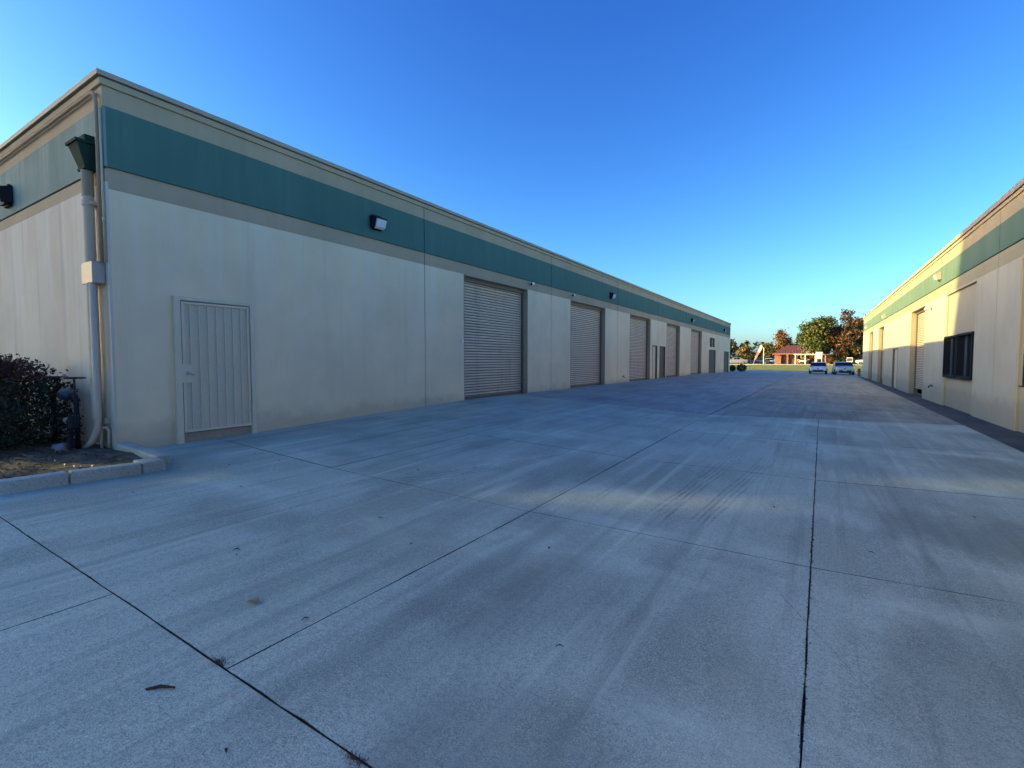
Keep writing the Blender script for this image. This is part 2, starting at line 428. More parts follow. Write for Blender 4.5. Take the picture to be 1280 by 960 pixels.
# ------------------------------------------------------------------ warehouses
def cells(mb, T, u0, u1, n0, n1, z0, z1, openings, joints=(), gap=.0, m=0):
    cuts = {u0, u1}
    for (a, b, c, d) in openings:
        for q in (a, b):
            if u0 < q < u1: cuts.add(q)
    js = [j for j in joints if u0 < j < u1]
    for j in js: cuts |= {j-gap/2, j+gap/2}
    cuts = sorted(cuts)
    for a, b in zip(cuts, cuts[1:]):
        mid = (a+b)/2
        if gap and any(abs(mid-j) < gap/2 for j in js): continue
        holes = sorted((c, d) for (p, q, c, d) in openings if p < mid < q)
        z = z0
        for c, d in holes:
            if c > z: mb.box(a, b, n0, n1, z, min(c, z1), m, T)
            z = max(z, d)
        if z < z1: mb.box(a, b, n0, n1, z, z1, m, T)

def rollup_door(T, par, a, b, zt, depth):
    q_ = T((a+b)/2, .1, 0); zb_ = gz(q_[0], q_[1])-.02
    mb = MB(); p = .0865; z = .28 + p*0; k = 0; z = -.05
    prof = []
    while z < zt+.1:
        prof += [(-depth+.012, z), (-depth+.034, z+.012), (-depth+.036, z+.05), (-depth+.03, z+.062), (-depth-.004, z+.066)]
        z += p
    for q, ((n0, z0), (n1, z1)) in enumerate(zip(prof, prof[1:])):
        mb.quad([T(a-.05,n0,z0),T(b+.05,n0,z0),T(b+.05,n1,z1),T(a-.05,n1,z1)], 1 if q % 5 in (3, 4) else 0)
    d = mb.build('roll_up_door', [M['rollup'], M['groove']], par, fix=False)
    g = MB()
    for s, e in ((a-.02, a+.07), (b-.07, b+.02)): g.box(s, e, -depth+.03, -depth+.10, -.4, zt, 0, T)
    g.box(a+.07, b-.07, -depth+.03, -depth+.13, zt-.14, zt, 0, T)
    g.build('guide', M['jamb'], d)
    bb = MB(); bb.box(a+.07, b-.07, -depth+.036, -depth+.06, zb_, zb_+.09, 0, T); bb.build('bottom_bar', M['jamb'], d)
    return d

# ---- left warehouse
WL = thing('warehouse', 'long cream warehouse with five roll up doors, wholly in shade behind a corner downspout', 'warehouse', (XL, Y0, 0), world=True)
TL = lambda u, n, z: (XL+n, u, z)
TE = lambda u, n, z: (XL-u, Y0-n, z)
LO = [(11.68,15.42),(19.03,22.95),(26.65,30.5),(34.27,38.0),(41.75,45.95)]
opL = [(a, b, -1, 3.94) for a, b in LO]
small = [(31.0,32.05,-1,2.33),(32.62,34.0,-1,2.32),(49.4,52.8,-1,2.4),(49.7,52.1,2.66,3.55),(57.8,61.0,-1,2.36)]
opL += small
jL = [9.97,17.26,24.7,32.3,40.0,47.4,54.8]
YE = 62.0; UE = 36.
RZ = 5.44
wall = MB(); band = MB(); trim = MB()
# joint gaps stay visible as a set-back face of the inner leaf
cells(wall, TL, Y0+.035, YE, -.035, 0, -.6, 3.95, opL, jL, .03, 0)
cells(wall, TL, Y0+.035, YE, -.36, -.0351, -.6, 5.40, opL, (), 0, 1)
cells(trim, TL, Y0+.035, YE, -.035, 0, 3.953, 4.235, opL, jL, .03, 0)
cells(band, TL, Y0+.035, YE, -.035, 0, 4.275, 5.15, [], jL, .03, 0)
cells(trim, TL, Y0+.035, YE, -.035, 0, 5.153, 5.44, [], jL, .03, 0)
cells(wall, TE, 0, UE, -.0349, 0, -.6, 4.05, [], [7.3,14.6,22], .03, 2)
cells(wall, TE, .361, UE, -.36, -.0352, -.6, 5.40, [], (), 0, 1)
cells(trim, TE, 0, UE, -.0349, 0, 4.053, 4.235, [], [7.3,14.6,22], .03, 0)
cells(band, TE, 0, UE, -.0349, 0, 4.275, 5.15, [], [7.3,14.6,22], .03, 1)
cells(trim, TE, 0, UE, -.0349, 0, 5.153, 5.44, [], [7.3,14.6,22], .03, 0)
# far end and back
wall.box(XL-UE, XL-.361, YE-.3, YE-.001, -.6, 5.4, 0); wall.box(XL-UE, XL-UE+.3, Y0+.4, YE-.31, -.6, 5.4, 0)
for (a, b) in LO: wall.box(XL-1.2, XL-1.0, a-.3, b+.3, -.6, 4.6, 1)   # dark interior lining behind each door
wall.build('wall', [M['cream'], M['tan'], M['cream_end']], WL)
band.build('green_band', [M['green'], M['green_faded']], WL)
# stepped parapet trim and cap
trim.box(XL-.36, XL+.035, Y0-.035, YE+.03, 5.443, 5.535, 0); trim.box(XL-UE, XL-.361, Y0-.035, Y0+.36, 5.443, 5.535, 0)
trim.build('parapet_trim', M['tan'], WL)
cp = MB()
cp.box(XL-.38, XL+.075, Y0-.075, YE+.07, 5.552, 5.625, 0); cp.box(XL-UE, XL-.381, Y0-.075, Y0+.38, 5.552, 5.625, 0)
cp.box(XL-.33, XL+.02, Y0-.02, YE+.02, 5.535, 5.552, 1); cp.box(XL-UE, XL-.331, Y0-.02, Y0+.33, 5.535, 5.552, 1)
cp.build('parapet_cap', [M['cap'], M['jamb']], WL)
rf = MB(); rf.box(XL-UE+.3, XL-.361, Y0+.361, YE-.31, 5.1, 5.2, 0); rf.build('roof', M['roof'], WL)
for a, b in LO:
    d_ = rollup_door(TL, WL, a, b, 3.94, .27); jm = MB()
    for s in (a, b):
        jm.box(s-.012, s+.012, -.25, .006, -.5, 3.945, 0, TL)
    jm.box(a+.0125, b-.0125, -.25, .006, 3.925, 3.949, 0, TL)
    jm.build('jamb', M['tan'], d_)

def plain_door(T, par, a, b, z0, z1, kind):
    d = MB(); d.box(a+.05, b-.05, -.13, -.09, z0, z1-.05, 0, T)
    if kind == 'louvre':
        k = z0+.05
        while k < z1-.12:
            d.hexa([T(a+.06,-.09,k),T(b-.06,-.09,k),T(b-.06,-.05,k-.01),T(a+.06,-.05,k-.01),T(a+.06,-.09,k+.05),T(b-.06,-.09,k+.05),T(b-.06,-.05,k+.012),T(a+.06,-.05,k+.012)], 0); k += .075
    o = d.build('louvred_door' if kind == 'louvre' else 'door', M['brown'] if kind != 'tan' else M['gate'], par)
    f = MB(); f.box(a, a+.05, -.14, .012, z0, z1, 0, T); f.box(b-.05, b, -.14, .012, z0, z1, 0, T); f.box(a+.05, b-.05, -.14, .012, z1-.05, z1, 0, T)
    f.build('frame', M['brown'], o)
    if kind != 'louvre':
        h = MB(); h.tube([T(b-.18,-.09,z0+1.0), T(b-.18,-.03,z0+1.0), T(b-.3,-.03,z0+1.0)], .014, 6); h.build('handle', M['galv'], o)
    return o
plain_door(TL, WL, 31.0, 32.05, -.1, 2.33, 'tan')
plain_door(TL, WL, 32.62, 34.0, -.1, 2.32, 'louvre')
plain_door(TL, WL, 49.4, 52.8, -.2, 2.4, 'louvre')
plain_door(TL, WL, 57.8, 61.0, -.2, 2.36, 'louvre')
w = MB(); w.box(49.7, 52.1, -.2, -.16, 2.66, 3.55, 0, TL); w = w.build('window', M['glass'], WL)
wf = MB()
for a, b in ((49.7,49.8),(50.55,50.95),(51.95,52.1)): wf.box(a, b, -.159, .02, 2.66, 3.55, 0, TL)
wf.box(49.8,50.55,-.159,.02,3.5,3.55,0,TL); wf.box(50.95,51.95,-.159,.02,3.5,3.55,0,TL)
wf.build('frame', M['brown'], w)
wb = MB(); wb.box(49.8,50.55,-.155,-.14,2.66,3.45,0,TL); wb.box(50.95,51.95,-.155,-.14,2.66,3.45,0,TL); wb.build('blind', M['white'], w)

# security gate near the corner
sg = MB()
for k in range(8):
    a = 3.995+k*.1415; sg.box(a, a+.139, .012, .026, .2, 2.36, 0, TL)
gate = sg.build('security_gate', M['gatemesh'], WL)
gf = MB()
gf.box(3.875,3.975,-.01,.075,-.3,2.455,0,TL); gf.box(5.145,5.225,-.01,.075,-.3,2.455,0,TL); gf.box(3.975,5.145,-.01,.075,2.39,2.455,0,TL)
gf.build('frame', M['gate'], gate, bevel=.006)
gl = MB()
gl.box(3.99,4.03,.008,.06,.18,2.375,0,TL); gl.box(5.09,5.13,.008,.06,.18,2.375,0,TL); gl.box(4.03,5.09,.008,.06,2.335,2.375,0,TL); gl.box(4.03,5.09,.008,.06,.18,.225,0,TL)
gl.build('leaf_frame', M['gate'], gate, bevel=.004)
gr = MB()
for k in range(1, 8):
    a = 3.995+k*.1415; gr.box(a-.014, a+.004, .0265, .05, .226, 2.334, 0, TL)
gr.build('ribs', M['gate'], gate)
lp = MB(); lp.box(3.955,4.135,.0605,.076,1.02,1.33,0,TL); lp = lp.build('lock_plate', M['gate'], gate)
hd = MB(); hd.tube([TL(4.06,.076,1.18),TL(4.06,.125,1.18)], [.032,.026], 10); hd.tube([TL(4.06,.12,1.18),TL(4.13,.13,1.15)], .014, 8)
hd.build('handle', M['galv'], gate)
for hz in (.52, 2.12):
    hg = MB(); hg.tube([TL(5.14,.085,hz-.07),TL(5.14,.085,hz+.07)], .018, 8); hg.build('hinge', M['gate'], gate)
st = MB(); st.box(3.98,5.14,-.02,.012,-.2,.165,0,TL); st.build('doorstep', M['conc_step'], WL)
# dark sheet standing in for the shadow gap behind the gate leaf
bk = MB(); bk.box(3.976,5.144,.001,.006,.166,2.389,0,TL); bk.build('gap_shade_sheet', M['jamb'], gate)
# small switch and bollard stubs
sw = MB(); sw.box(11.5,11.6,.001,.05,1.9,2.02,0,TL); sw.build('switch_box', M['white'], WL, bevel=.006)
hb = MB(); hb.tube([TL(25.5,0,.5),TL(25.5,.1,.5),TL(25.5,.14,.44)], .02, 8); hb.tube([TL(25.42,.07,.56),TL(25.58,.07,.56)], .012, 6); hb.build('hose_tap', M['rust'], WL)

# rainwater head and downpipe, conduits, box on the end wall
ch = MB()
def P(x, y, z): return (x, y, z)
ch.hexa([(-9.56,2.9,4.28),(-9.32,2.9,4.28),(-9.32,3.045,4.28),(-9.56,3.045,4.28),(-9.62,2.80,4.60),(-9.27,2.80,4.60),(-9.27,3.045,4.60),(-9.62,3.045,4.60)])
ch.box(-9.65,-9.24,2.775,3.045,4.6005,4.64); ch.box(-9.58,-9.3,2.885,3.045,4.245,4.2795)
ch.box(-9.55,-9.3,2.9,3.045,4.6405,4.74)
ch.build('rainwater_head', M['scupper'], WL)
dp = MB(); dp.tube([(-9.42,2.955,4.24),(-9.42,2.955,3.86)], .076, 16, 1); dp.tube([(-9.42,2.955,3.86),(-9.42,2.955,.12)], .07, 16, 0)
dp.tube([(-9.42,2.955,3.8),(-9.42,2.955,3.72)], .082, 16, 0)
dp.box(-9.53,-9.31,2.945,3.045,3.74,3.775)
dp.build('downpipe', [M['pipe'], M['pipetan']], WL, smooth=False)
cd = MB()
cd.tube([(-40,3.0,5.37),(-9.33,3.0,5.37),(-9.24,3.0,5.36),(-9.17,3.0,5.31),(-9.15,3.005,5.2),(-9.15,3.005,2.86)], .026, 12, 0)
cd.build('conduit', M['pipetan'], WL, smooth=True)
c2 = MB(); c2.tube([(-9.085,3.025,5.1),(-9.085,3.025,2.86)], .016, 8); c2.tube([(-9.085,3.025,3.52),(-9.085,3.025,3.45)], .022, 8); c2.build('conduit', M['pipe'], WL, smooth=True)
c3 = MB(); c3.tube([(-9.25,2.91,2.56),(-9.25,2.91,.5),(-9.26,2.9,.34),(-9.33,2.86,.18),(-9.42,2.8,.06)], .045, 14); c3.build('conduit', M['pipe'], WL, smooth=True)
jb = MB(); jb.box(-9.58,-9.17,2.885,3.045,2.55,2.87); jb.build('junction_box', M['boxp'], WL, bevel=.008)
up = MB(); up.tube([(-9.27,2.95,.05),(-9.27,2.95,.34),(-9.26,2.96,.37),(-9.22,3.0,.37),(-9.2,3.02,.34),(-9.2,3.02,.05)], .02, 8); up.build('vent_pipe', M['pipe'], WL, smooth=True)
u2 = MB(); u2.box(-9.27,-9.21,2.98,3.045,.43,.52); u2.build('tap_box', M['boxp'], WL)

# ---- right warehouse
kx = -0.01010989; bp = Vector((4.047,16.91)); dr = Vector((kx,1)).normalized(); nr = Vector((-dr.y, dr.x))
def TR(u, n, z):
    q = bp + dr*(u-16.91) + nr*n
    return (q.x, q.y, z)
WR = thing('warehouse', 'cream warehouse with dark windows, its upper wall lit yellow by low sun', 'warehouse', (4.0, 16.9, -.3), world=True)
RO = [(28.95,32.7),(44.4,47.9),(52.3,55.6)]
opR = [(a, b, -2, 3.88) for a, b in RO] + [(37.1,39.3,-2,2.12)]
bays = [(20.68,24.75),(12.8,16.79)]
jR = [18.6,26.8,34.2,41.6,49.9,57.5]
opB = [(a, b, -2, 3.86) for a, b in bays]
w2 = MB(); b2 = MB(); t2 = MB()
U0, U1 = -8.0, 62.4
cells(w2, TR, U0, U1, -.035, 0, -1, 3.92, opR+opB, jR, .03, 0)
cells(w2, TR, U0, U1, -.09, -.0351, -1, 3.92, opR+opB, (), 0, 1)
wins = [(22.82,24.72,.79,2.28),(20.78,22.7,.79,2.3),(14.6,16.42,.79,2.3),(12.9,14.5,.79,2.3)]
cells(w2, TR, U0, U1, -.36, -.0901, -1, 5.6, opR+wins, (), 0, 2)
cells(t2, TR, U0, U1, -.0899, 0, 3.923, 4.315, opR, jR, .03, 0)
cells(b2, TR, U0, U1, -.0899, 0, 4.355, 5.1, [], jR, .03, 0)
cells(t2, TR, U0, U1, -.0899, 0, 5.103, 5.5, [], jR, .03, 0)
w2.box(U0, U1, -14, -.361, -1, 5.3, 2, lambda u, n, z: TR(U0 if u == U0 else U0+.3, n, z))
w2.box(U0, U1, -14, -.361, -1, 5.3, 0, lambda u, n, z: TR(U1-.3 if u == U0 else U1, n, z))
w2.box(U0+.31, U1-.31, -14, -13.7, -1, 5.3, 0, TR)
for (a, b) in RO: w2.box(a-.3, b+.3, -1.2, -1.0, -1, 4.6, 1, TR)
for (a, b, c, d) in wins: w2.box(a-.02, b+.02, -.8, -.7, c-.1, d+.1, 1, TR)
w2.build('wall', [M['cream_sun'], M['tan_sun'], M['infill']], WR)
b2.build('green_band', M['green_right'], WR)
t2.box(U0, U1, -.36, .035, 5.505, 5.60, 0, TR); t2.build('parapet_trim', M['tan_sun'], WR)
cp = MB(); cp.box(U0, U1+.05, -.38, .075, 5.622, 5.76, 0, TR); cp.box(U0, U1, -.33, .02, 5.60, 5.622, 1, TR); cp.build('parapet_cap', [M['cap'], M['jamb']], WR)
rf = MB(); rf.box(U0+.3, U1-.3, -13.7, -.361, 5.1, 5.2, 0, TR); rf.build('roof', M['roof'], WR)
for a, b in RO:
    d_ = rollup_door(TR, WR, a, b, 3.88, .3); jm = MB()
    for s in (a, b): jm.box(s-.012, s+.012, -.29, .006, -.8, 3.885, 0, TR)
    jm.box(a+.0125, b-.0125, -.29, .006, 3.862, 3.889, 0, TR)
    jm.build('jamb', M['tan'], d_)
plain_door(TR, WR, 37.1, 39.3, -.5, 2.12, 'tan')
for (a, b, c, d) in wins:
    g = MB(); g.box(a+.05, b-.05, -.2, -.17, c+.05, d-.05, 0, TR); g = g.build('window', M['glass'], WR)
    f = MB()
    n1 = .035 if a > 20 else -.02
    f.box(a, a+.07, -.169, n1, c, d, 0, TR); f.box(b-.07, b, -.169, n1, c, d, 0, TR); f.box(a+.07, b-.07, -.169, n1, d-.07, d, 0, TR); f.box(a+.07, b-.07, -.169, n1, c, c+.07, 0, TR)
    f.build('frame', M['bronze'], g)
    f = MB(); m_ = (a+b)/2; f.box(m_-.05, m_+.05, -.169, -.06, c+.07, d-.07, 0, TR); f.build('mullion', M['bronze'], g)
    f = MB(); f.box(a, b, -.09, .045, c-.03, c-.002, 0, TR); f.build('sill', M['bronze'], g)
    f = MB(); f.box(a+.12, m_-.1, -.168, -.15, c+.07, d-.07, 0, TR); f.box(m_+.12, b-.14, -.168, -.15, c+.07, d-.07, 0, TR); f.build('security_panel', M['glassbar'], g)
hb = MB(); hb.tube([TR(26.6,0,.32),TR(26.6,.12,.32),TR(26.6,.15,.24)], .025, 8); hb.tube([TR(26.5,.07,.38),TR(26.7,.07,.38)], .014, 6); hb.build('hose_tap', M['bronze'], WR)

# ------------------------------------------------------------------ wall lights and cameras (local: wall plane y=0, outward +y)
def wall_light(label, housing):
    t = thing('wall_light', label, 'wall light', group='wall lights along the green bands')
    h = MB()
    h.hexa([(-.2,0,-.13),(.2,0,-.13),(.18,.14,-.14),(-.18,.14,-.14),(-.2,0,.15),(.2,0,.15),(.17,.2,.10),(-.17,.2,.10)])
    h.box(-.14,.14,-.0,.05,-.17,.18)
    h.build('housing', housing, t, bevel=.012)
    l = MB(); l.hexa([(-.15,.10,-.16),(.15,.10,-.16),(.15,.165,-.12),(-.15,.165,-.12),(-.15,.12,.06),(.15,.12,.06),(.145,.225,.055),(-.145,.225,.055)])
    l.build('lens', M['lens'], t, bevel=.012)
    return t
def put(o, T, u, z, rz):
    x, y, _ = T(u, .001, z); o.location = (x, y, z); o.rotation_euler = (0,0,rz)
lt = wall_light('black wall light on the green band above the ribbed security gate wall', M['bronze'])
put(lt, TL, 8.29, 4.65, R(-90))
for u, l in ((23.7,'black wall light on the shaded green band above the second roll up door'),
             (41.8,'black wall light on the green band, third from the near corner downspout'),
             (57.5,'black wall light nearest the far end of the shaded warehouse')):
    c = copy_tree(lt); c['label'] = l; put(c, TL, u, 4.63, R(-90))
c = copy_tree(lt); c['label'] = 'black floodlight on the faded green band of the end wall, left of the downspout'
put(c, TE, 4.62, 4.62, R(180)); c.scale = (1.2,1.2,1.2)
lg = wall_light('bronze wall light lit by the sun, above the pair of dark windows', M['cap'])
put(lg, TR, 26.0, 4.74, R(90))
for u, l in ((44.1,'sunlit wall light on the green band, second from the dark windows'),
             (58.2,'small sunlit wall light at the far end of the sunlit green band')):
    c = copy_tree(lg); c['label'] = l; put(c, TR, u, 4.5, R(90))
def camera_unit(label):
    t = thing('security_camera', label, 'security camera', group='small cameras beside the roll up doors')
    m = MB(); m.tube([(0,0,0),(0,.05,0),(0,.1,-.03)], [.05,.03,.025], 10); m.build('bracket', M['white'], t)
    m = MB(); m.tube([(-.1,.12,0),(-.09,.12,0),(.1,.14,-.05)], [.02,.05,.05], 12); m.build('body', M['white'], t)
    m = MB(); m.tube([(.1,.14,-.05),(.112,.141,-.053)], [.046,.03], 12); m.build('lens', M['black'], t)
    return t
cm = camera_unit('small camera on the tan strip above the right corner of the nearest roll up door'); put(cm, TL, 15.55, 4.18, R(-90))
c = copy_tree(cm); c['label'] = 'small white camera above the left corner of the second shaded roll up door'; put(c, TL, 19.05, 4.16, R(-90))
c = copy_tree(cm); c['label'] = 'white camera on the sunlit wall beside the tall roll up door'; put(c, TR, 27.5, 3.66, R(90)); c.scale = (1.3,1.3,1.3)

# ------------------------------------------------------------------ planter corner
kb = MB()
def kerb_run(pts, w=.16, h=.14):
    for (x0, y0), (x1, y1) in pts:
        d = Vector((x1-x0, y1-y0)).normalized(); p = Vector((-d.y, d.x))*w
        q = [(x0,y0),(x1,y1),(x1+p.x,y1+p.y),(x0+p.x,y0+p.y)]
        kb.hexa([(x,y,gz(x,y)-.1) for x,y in q]+[(x,y,gz(x,y)+h) for x,y in q])
kerb_run([((-7.56,-4),(-7.52,-1.61)),((-7.52,-1.6),(-7.47,.595)),((-7.47,.605),(-7.36,2.02)),((-7.36,2.035),(-7.24,2.70)),])
kb.hexa([(x,y,gz(x,y)-.1) for x,y in ((-7.55,2.715),(-7.24,2.715),(-7.24,2.99),(-7.55,2.99))]+[(x,y,gz(x,y)+.14) for x,y in ((-7.55,2.715),(-7.26,2.715),(-7.26,2.97),(-7.55,2.99))])
kerb_run([((-7.555,2.99),(-9.05,3.035))], -.17)
kb = kb.build('kerb', M['kerbc'], bevel=.018); tag(kb, kind='structure')
soil = MB(); nx, ny = 60, 60
for j in range(ny+1):
    for i in range(nx+1):
        x = -16+8.5*i/nx; y = -4+7.02*j/ny
        soil.v.append((x, y, gz(x, y)+.06+.025*math.sin(x*5+y*3)*math.sin(y*7-x)+random.uniform(-.012,.012)))
for j in range(ny):
    for i in range(nx):
        a = j*(nx+1)+i; soil.f.append((a,a+1,a+nx+2,a+nx+1)); soil.m.append(0)
tag(soil.build('planter_soil', M['soil'], smooth=True), kind='structure')
mul = MB()
for i in range(900):
    x = random.uniform(-10.5,-7.6); y = random.uniform(.9,2.85); z = gz(x,y)+.075
    a = random.uniform(0,6.28); l = random.uniform(.015,.05); w_ = l*.3; h = random.uniform(.0,.03)
    dx, dy = math.cos(a), math.sin(a)
    mul.quad([(x-dx*l,y-dy*l,z),(x+dy*w_,y-dx*w_,z+h),(x+dx*l,y+dy*l,z+h*.6),(x-dy*w_,y+dx*w_,z+h*.3)])
tag(mul.build('leaf_litter', leafmat('litter_leaves', [(.05,.035,.02),(.14,.09,.05),(.22,.16,.09)])), 'dry leaf litter and mulch over the planter soil', 'leaf litter', kind='stuff')

def leaf_cloud(mb, pts, size, flat=.5, m=0):
    for (p, s) in pts:
        n = Vector((random.gauss(0,1), random.gauss(0,1), random.gauss(0,1)+flat)).normalized()
        a = n.orthogonal().normalized(); b = n.cross(a); t = random.uniform(0,6.28)
        a, b = a*math.cos(t)+b*math.sin(t), b*math.cos(t)-a*math.sin(t)
        l = size*s*random.uniform(.7,1.3); w_ = l*random.uniform(.4,.6); p = Vector(p)
        mb.quad([p-a*l, p-b*w_+n*l*.12, p+a*l, p+b*w_+n*l*.12], m)

def shrub(loc, w, h, label, nl=7000, size=.035, name='shrub', mats=None, red=.14):
    t = thing(name, label, 'shrub', loc)
    s = MB(); tips = []
    for i in range(26):
        a = random.uniform(0,6.28); r = random.uniform(.1,.95)
        tip = Vector((math.cos(a)*r*w*.5, math.sin(a)*r*w*.42, h*random.uniform(.6,.95)*(1-.22*r*r)))
        base = Vector((tip.x*.2, tip.y*.2, 0)); mid = base.lerp(tip,.5)+Vector((tip.x*.12,tip.y*.12,0))
        s.tube([base,mid,tip],[.014,.009,.003],5); tips.append((base,mid,tip))
    s.build('stems', M['stemm'], t)
    lf = MB(); pts = []
    for i in range(nl//14):
        a = random.uniform(0,6.28); u = random.random()**.45; zz = random.uniform(.05,1)
        rad = (1-.55*max(0,zz-.55)**1.3/.35) if zz > .55 else (.78+.22*zz/.55)
        rad = max(.15, rad)
        c = Vector((math.cos(a)*u*w*.5*rad, math.sin(a)*u*w*.42*rad, h*zz*(1-.1*u)+random.gauss(0,.03)))
        for k in range(14):
            pts.append((c+Vector((random.gauss(0,1),random.gauss(0,1),random.gauss(0,.8)))*size*2.1, 1))
    lo = [q for q in pts if q[0].z < h*.74 or random.random() > .75]; hi = [q for q in pts if q[0].z >= h*.72]
    for q in lo: pass
    leaf_cloud(lf, lo, size, .5, 0); leaf_cloud(lf, hi, size*.9, .5, 1)
    lf.build('foliage', mats or [M['lf_shrub'], M['lf_shrubred']], t)
    return t
shrub((-10.75,2.1,.03), 2.5, 1.44, 'dark green shrub with reddish tips in the planter against the end wall', 11000, .033)
shrub((-13.0,2.0,.03), 2.6, 1.5, 'dark shrub at the left edge of the photo, behind the redder shrub', 6000, .036)

# backflow valve assembly
bf = thing('backflow_valve', 'dark backflow valve pipework with blue body between shrub and downspout', 'valve', (-9.5,2.62,.05))
m = MB(); m.tube([(-.95,.1,0),(-.95,.1,.75),(-.9,.1,.82),(0,.1,.82),(.05,.1,.75),(.05,.1,0)], .034, 10); m.build('pipe', M['bronze'], bf, smooth=True)
m = MB(); m.tube([(-.55,.1,.82),(-.5,.1,.82),(-.42,.1,.82),(-.3,.1,.82),(-.22,.1,.82),(-.17,.1,.82)], [.04,.075,.095,.095,.075,.04], 12); m.build('valve_body', M['blue'], bf, smooth=True)
for x in (-.75,.0):
    m = MB(); m.tube([(x,.1,.82),(x,.1,1.08)], .016, 6); m.tube([(x+.13*math.cos(k*.628),.1+.13*math.sin(k*.628),1.08) for k in range(11)], .014, 6); m.tube([(x-.13,.1,1.08),(x+.13,.1,1.08)], .01, 6); m.build('handwheel', M['black'], bf)
m = MB(); m.tube([(-.3,.0,.45),(.25,.0,.45)], .03, 10); m.tube([(.1,.0,.45),(.1,.0,0)], .035, 8); m.tube([(.25,-.0,.36),(.25,-.0,.54)], .06, 10); m.build('bypass_pipe', M['bronze'], bf)
m = MB(); m.tube([(-.05,.0,.45),(.02,.0,.45),(.08,.0,.45)], [.04,.055,.04], 10); m.build('meter', M['galv'], bf)
# small things on the soil
t = thing('stone', 'bluish grey stone lying on the soil at the foot of the downspout', 'stone', (-9.62,2.55,.1))
import bmesh
bm = bmesh.new(); bmesh.ops.create_icosphere(bm, subdivisions=3, radius=1)
for v in bm.verts:
    k = 1+.18*math.sin(v.co.x*3+v.co.y*2)+.1*math.sin(v.co.z*5+v.co.x*4); v.co = Vector((v.co.x*.16, v.co.y*.1, v.co.z*.065))*k
me = bpy.data.meshes.new('stone'); bm.to_mesh(me); bm.free(); me.materials.append(simple('stone_grey', (.2,.23,.26), .9, 0, .25, 14)); 
C.objects.unlink(t); bpy.data.objects.remove(t)
t = bpy.data.objects.new('stone', me); C.objects.link(t); t.location = (-9.58,2.55,.1); tag(t, 'bluish grey stone lying on the soil at the foot of the downspout', 'stone')
for p in me.polygons: p.use_smooth = True
m = MB(); m.tube([(-9.9,1.25,.14),(-8.95,1.42,.12)], .05, 12); m.tube([(-9.0,1.412,.12),(-8.93,1.424,.12)], .06, 12)
tag(m.build('plastic_pipe', M['white'], smooth=True), 'white plastic pipe lying on the planter soil at the left edge', 'pipe')

# ------------------------------------------------------------------ debris on the slabs
def leaf_mesh(l, w_, mat):
    m = MB(); seg = 5
    for i in range(seg+1):
        t_ = i/seg; ww = w_*math.sin(math.pi*min(.97,max(.06,t_))); z = .004+.012*math.sin(t_*3.1)
        m.v += [(-l/2+l*t_, -ww/2, z+.006),(-l/2+l*t_, 0, z),(-l/2+l*t_, ww/2, z+.005)]
    for i in range(seg):
        for k in range(2):
            a = i*3+k; m.f.append((a,a+3,a+4,a+1)); m.m.append(0)
    return m
protos = None
leaves = [(-7.0,1.35),(-6.4,2.3),(-3.95,2.1),(-3.85,2.05),(-2.6,1.78),(-4.6,4.9),(-4.05,5.45),(-1.9,3.6),(-6.9,3.6),(-5.7,3.1),(-3.6,3.3),(-2.9,3.0),(-.4,6.0),(.4,5.1),(-7.6,4.6),(-7.3,4.2),(-6.6,4.15),(-1.2,2.4),(1.4,6.9),(-2.0,1.0)]
lo_ = None
for i, (x, y) in enumerate(leaves):
    if lo_ is None:
        lo_ = leaf_mesh(.06,.026,M['deadleaf']).build('fallen_leaf', M['deadleaf']); o = lo_
    else:
        o = lo_.copy(); C.objects.link(o)
    o.location = (x, y, gz(x,y)); o.rotation_euler = (0,0,random.uniform(0,6.28)); s_ = random.uniform(.45,.85); o.scale = (s_,s_*random.uniform(.7,1.1),s_)
    tag(o, 'small dark fallen leaf lying on the concrete slabs', 'leaf', 'fallen leaves on the concrete')
tw = MB(); tw.tube([(-.06,0,.006),(0,.006,.012),(.07,-.004,.006)],[.006,.008,.004],6); tw = tw.build('twig', M['deadleaf'])
tw.location = (-2.63,1.02,gz(-2.63,1.02)); tw.rotation_euler = (0,0,.7); tag(tw, 'dark twig on the near slab below the joint crossing', 'twig')
pl = leaf_mesh(.09,.07,M['paleleaf']).build('fallen_leaf', M['paleleaf']); pl.location = (-3.05,1.72,gz(-3.05,1.72)); tag(pl, 'pale curled leaf on the slab left of the long joint', 'leaf')
wd = None
for (x, y, l) in ((-2.62,1.28,'dry brown weed tuft in the joint at the slab corner'),(-1.55,1.262,'dry brown weed tuft in the joint at the bottom edge of the photo')):
    m = MB()
    for i in range(240):
        a = random.uniform(0,6.28); r = random.gauss(0,.022); px = r*1.8; py = random.gauss(0,.014)
        h = random.uniform(.002,.012); ln = random.uniform(.004,.014)
        m.quad([(px,py,0),(px+.003,py+.002,0),(px+math.cos(a)*ln,py+math.sin(a)*ln,h)])
    ring = [(.022*math.cos(k*.7)*(1+.4*math.sin(k*2.1)), .009*math.sin(k*.7), .002) for k in range(9)]
    for k in range(9): m.quad([ring[k], ring[(k+1)%9], (0,0,.006)])
    o = m.build('weed_tuft', simple('weed_dry', (.06,.04,.022), .9, 0, .4, 60)); o.location = (x,y,gz(x,y)); tag(o, l, 'weed')
cr = MB()                                                    # crumbs of dirt along the wide joint
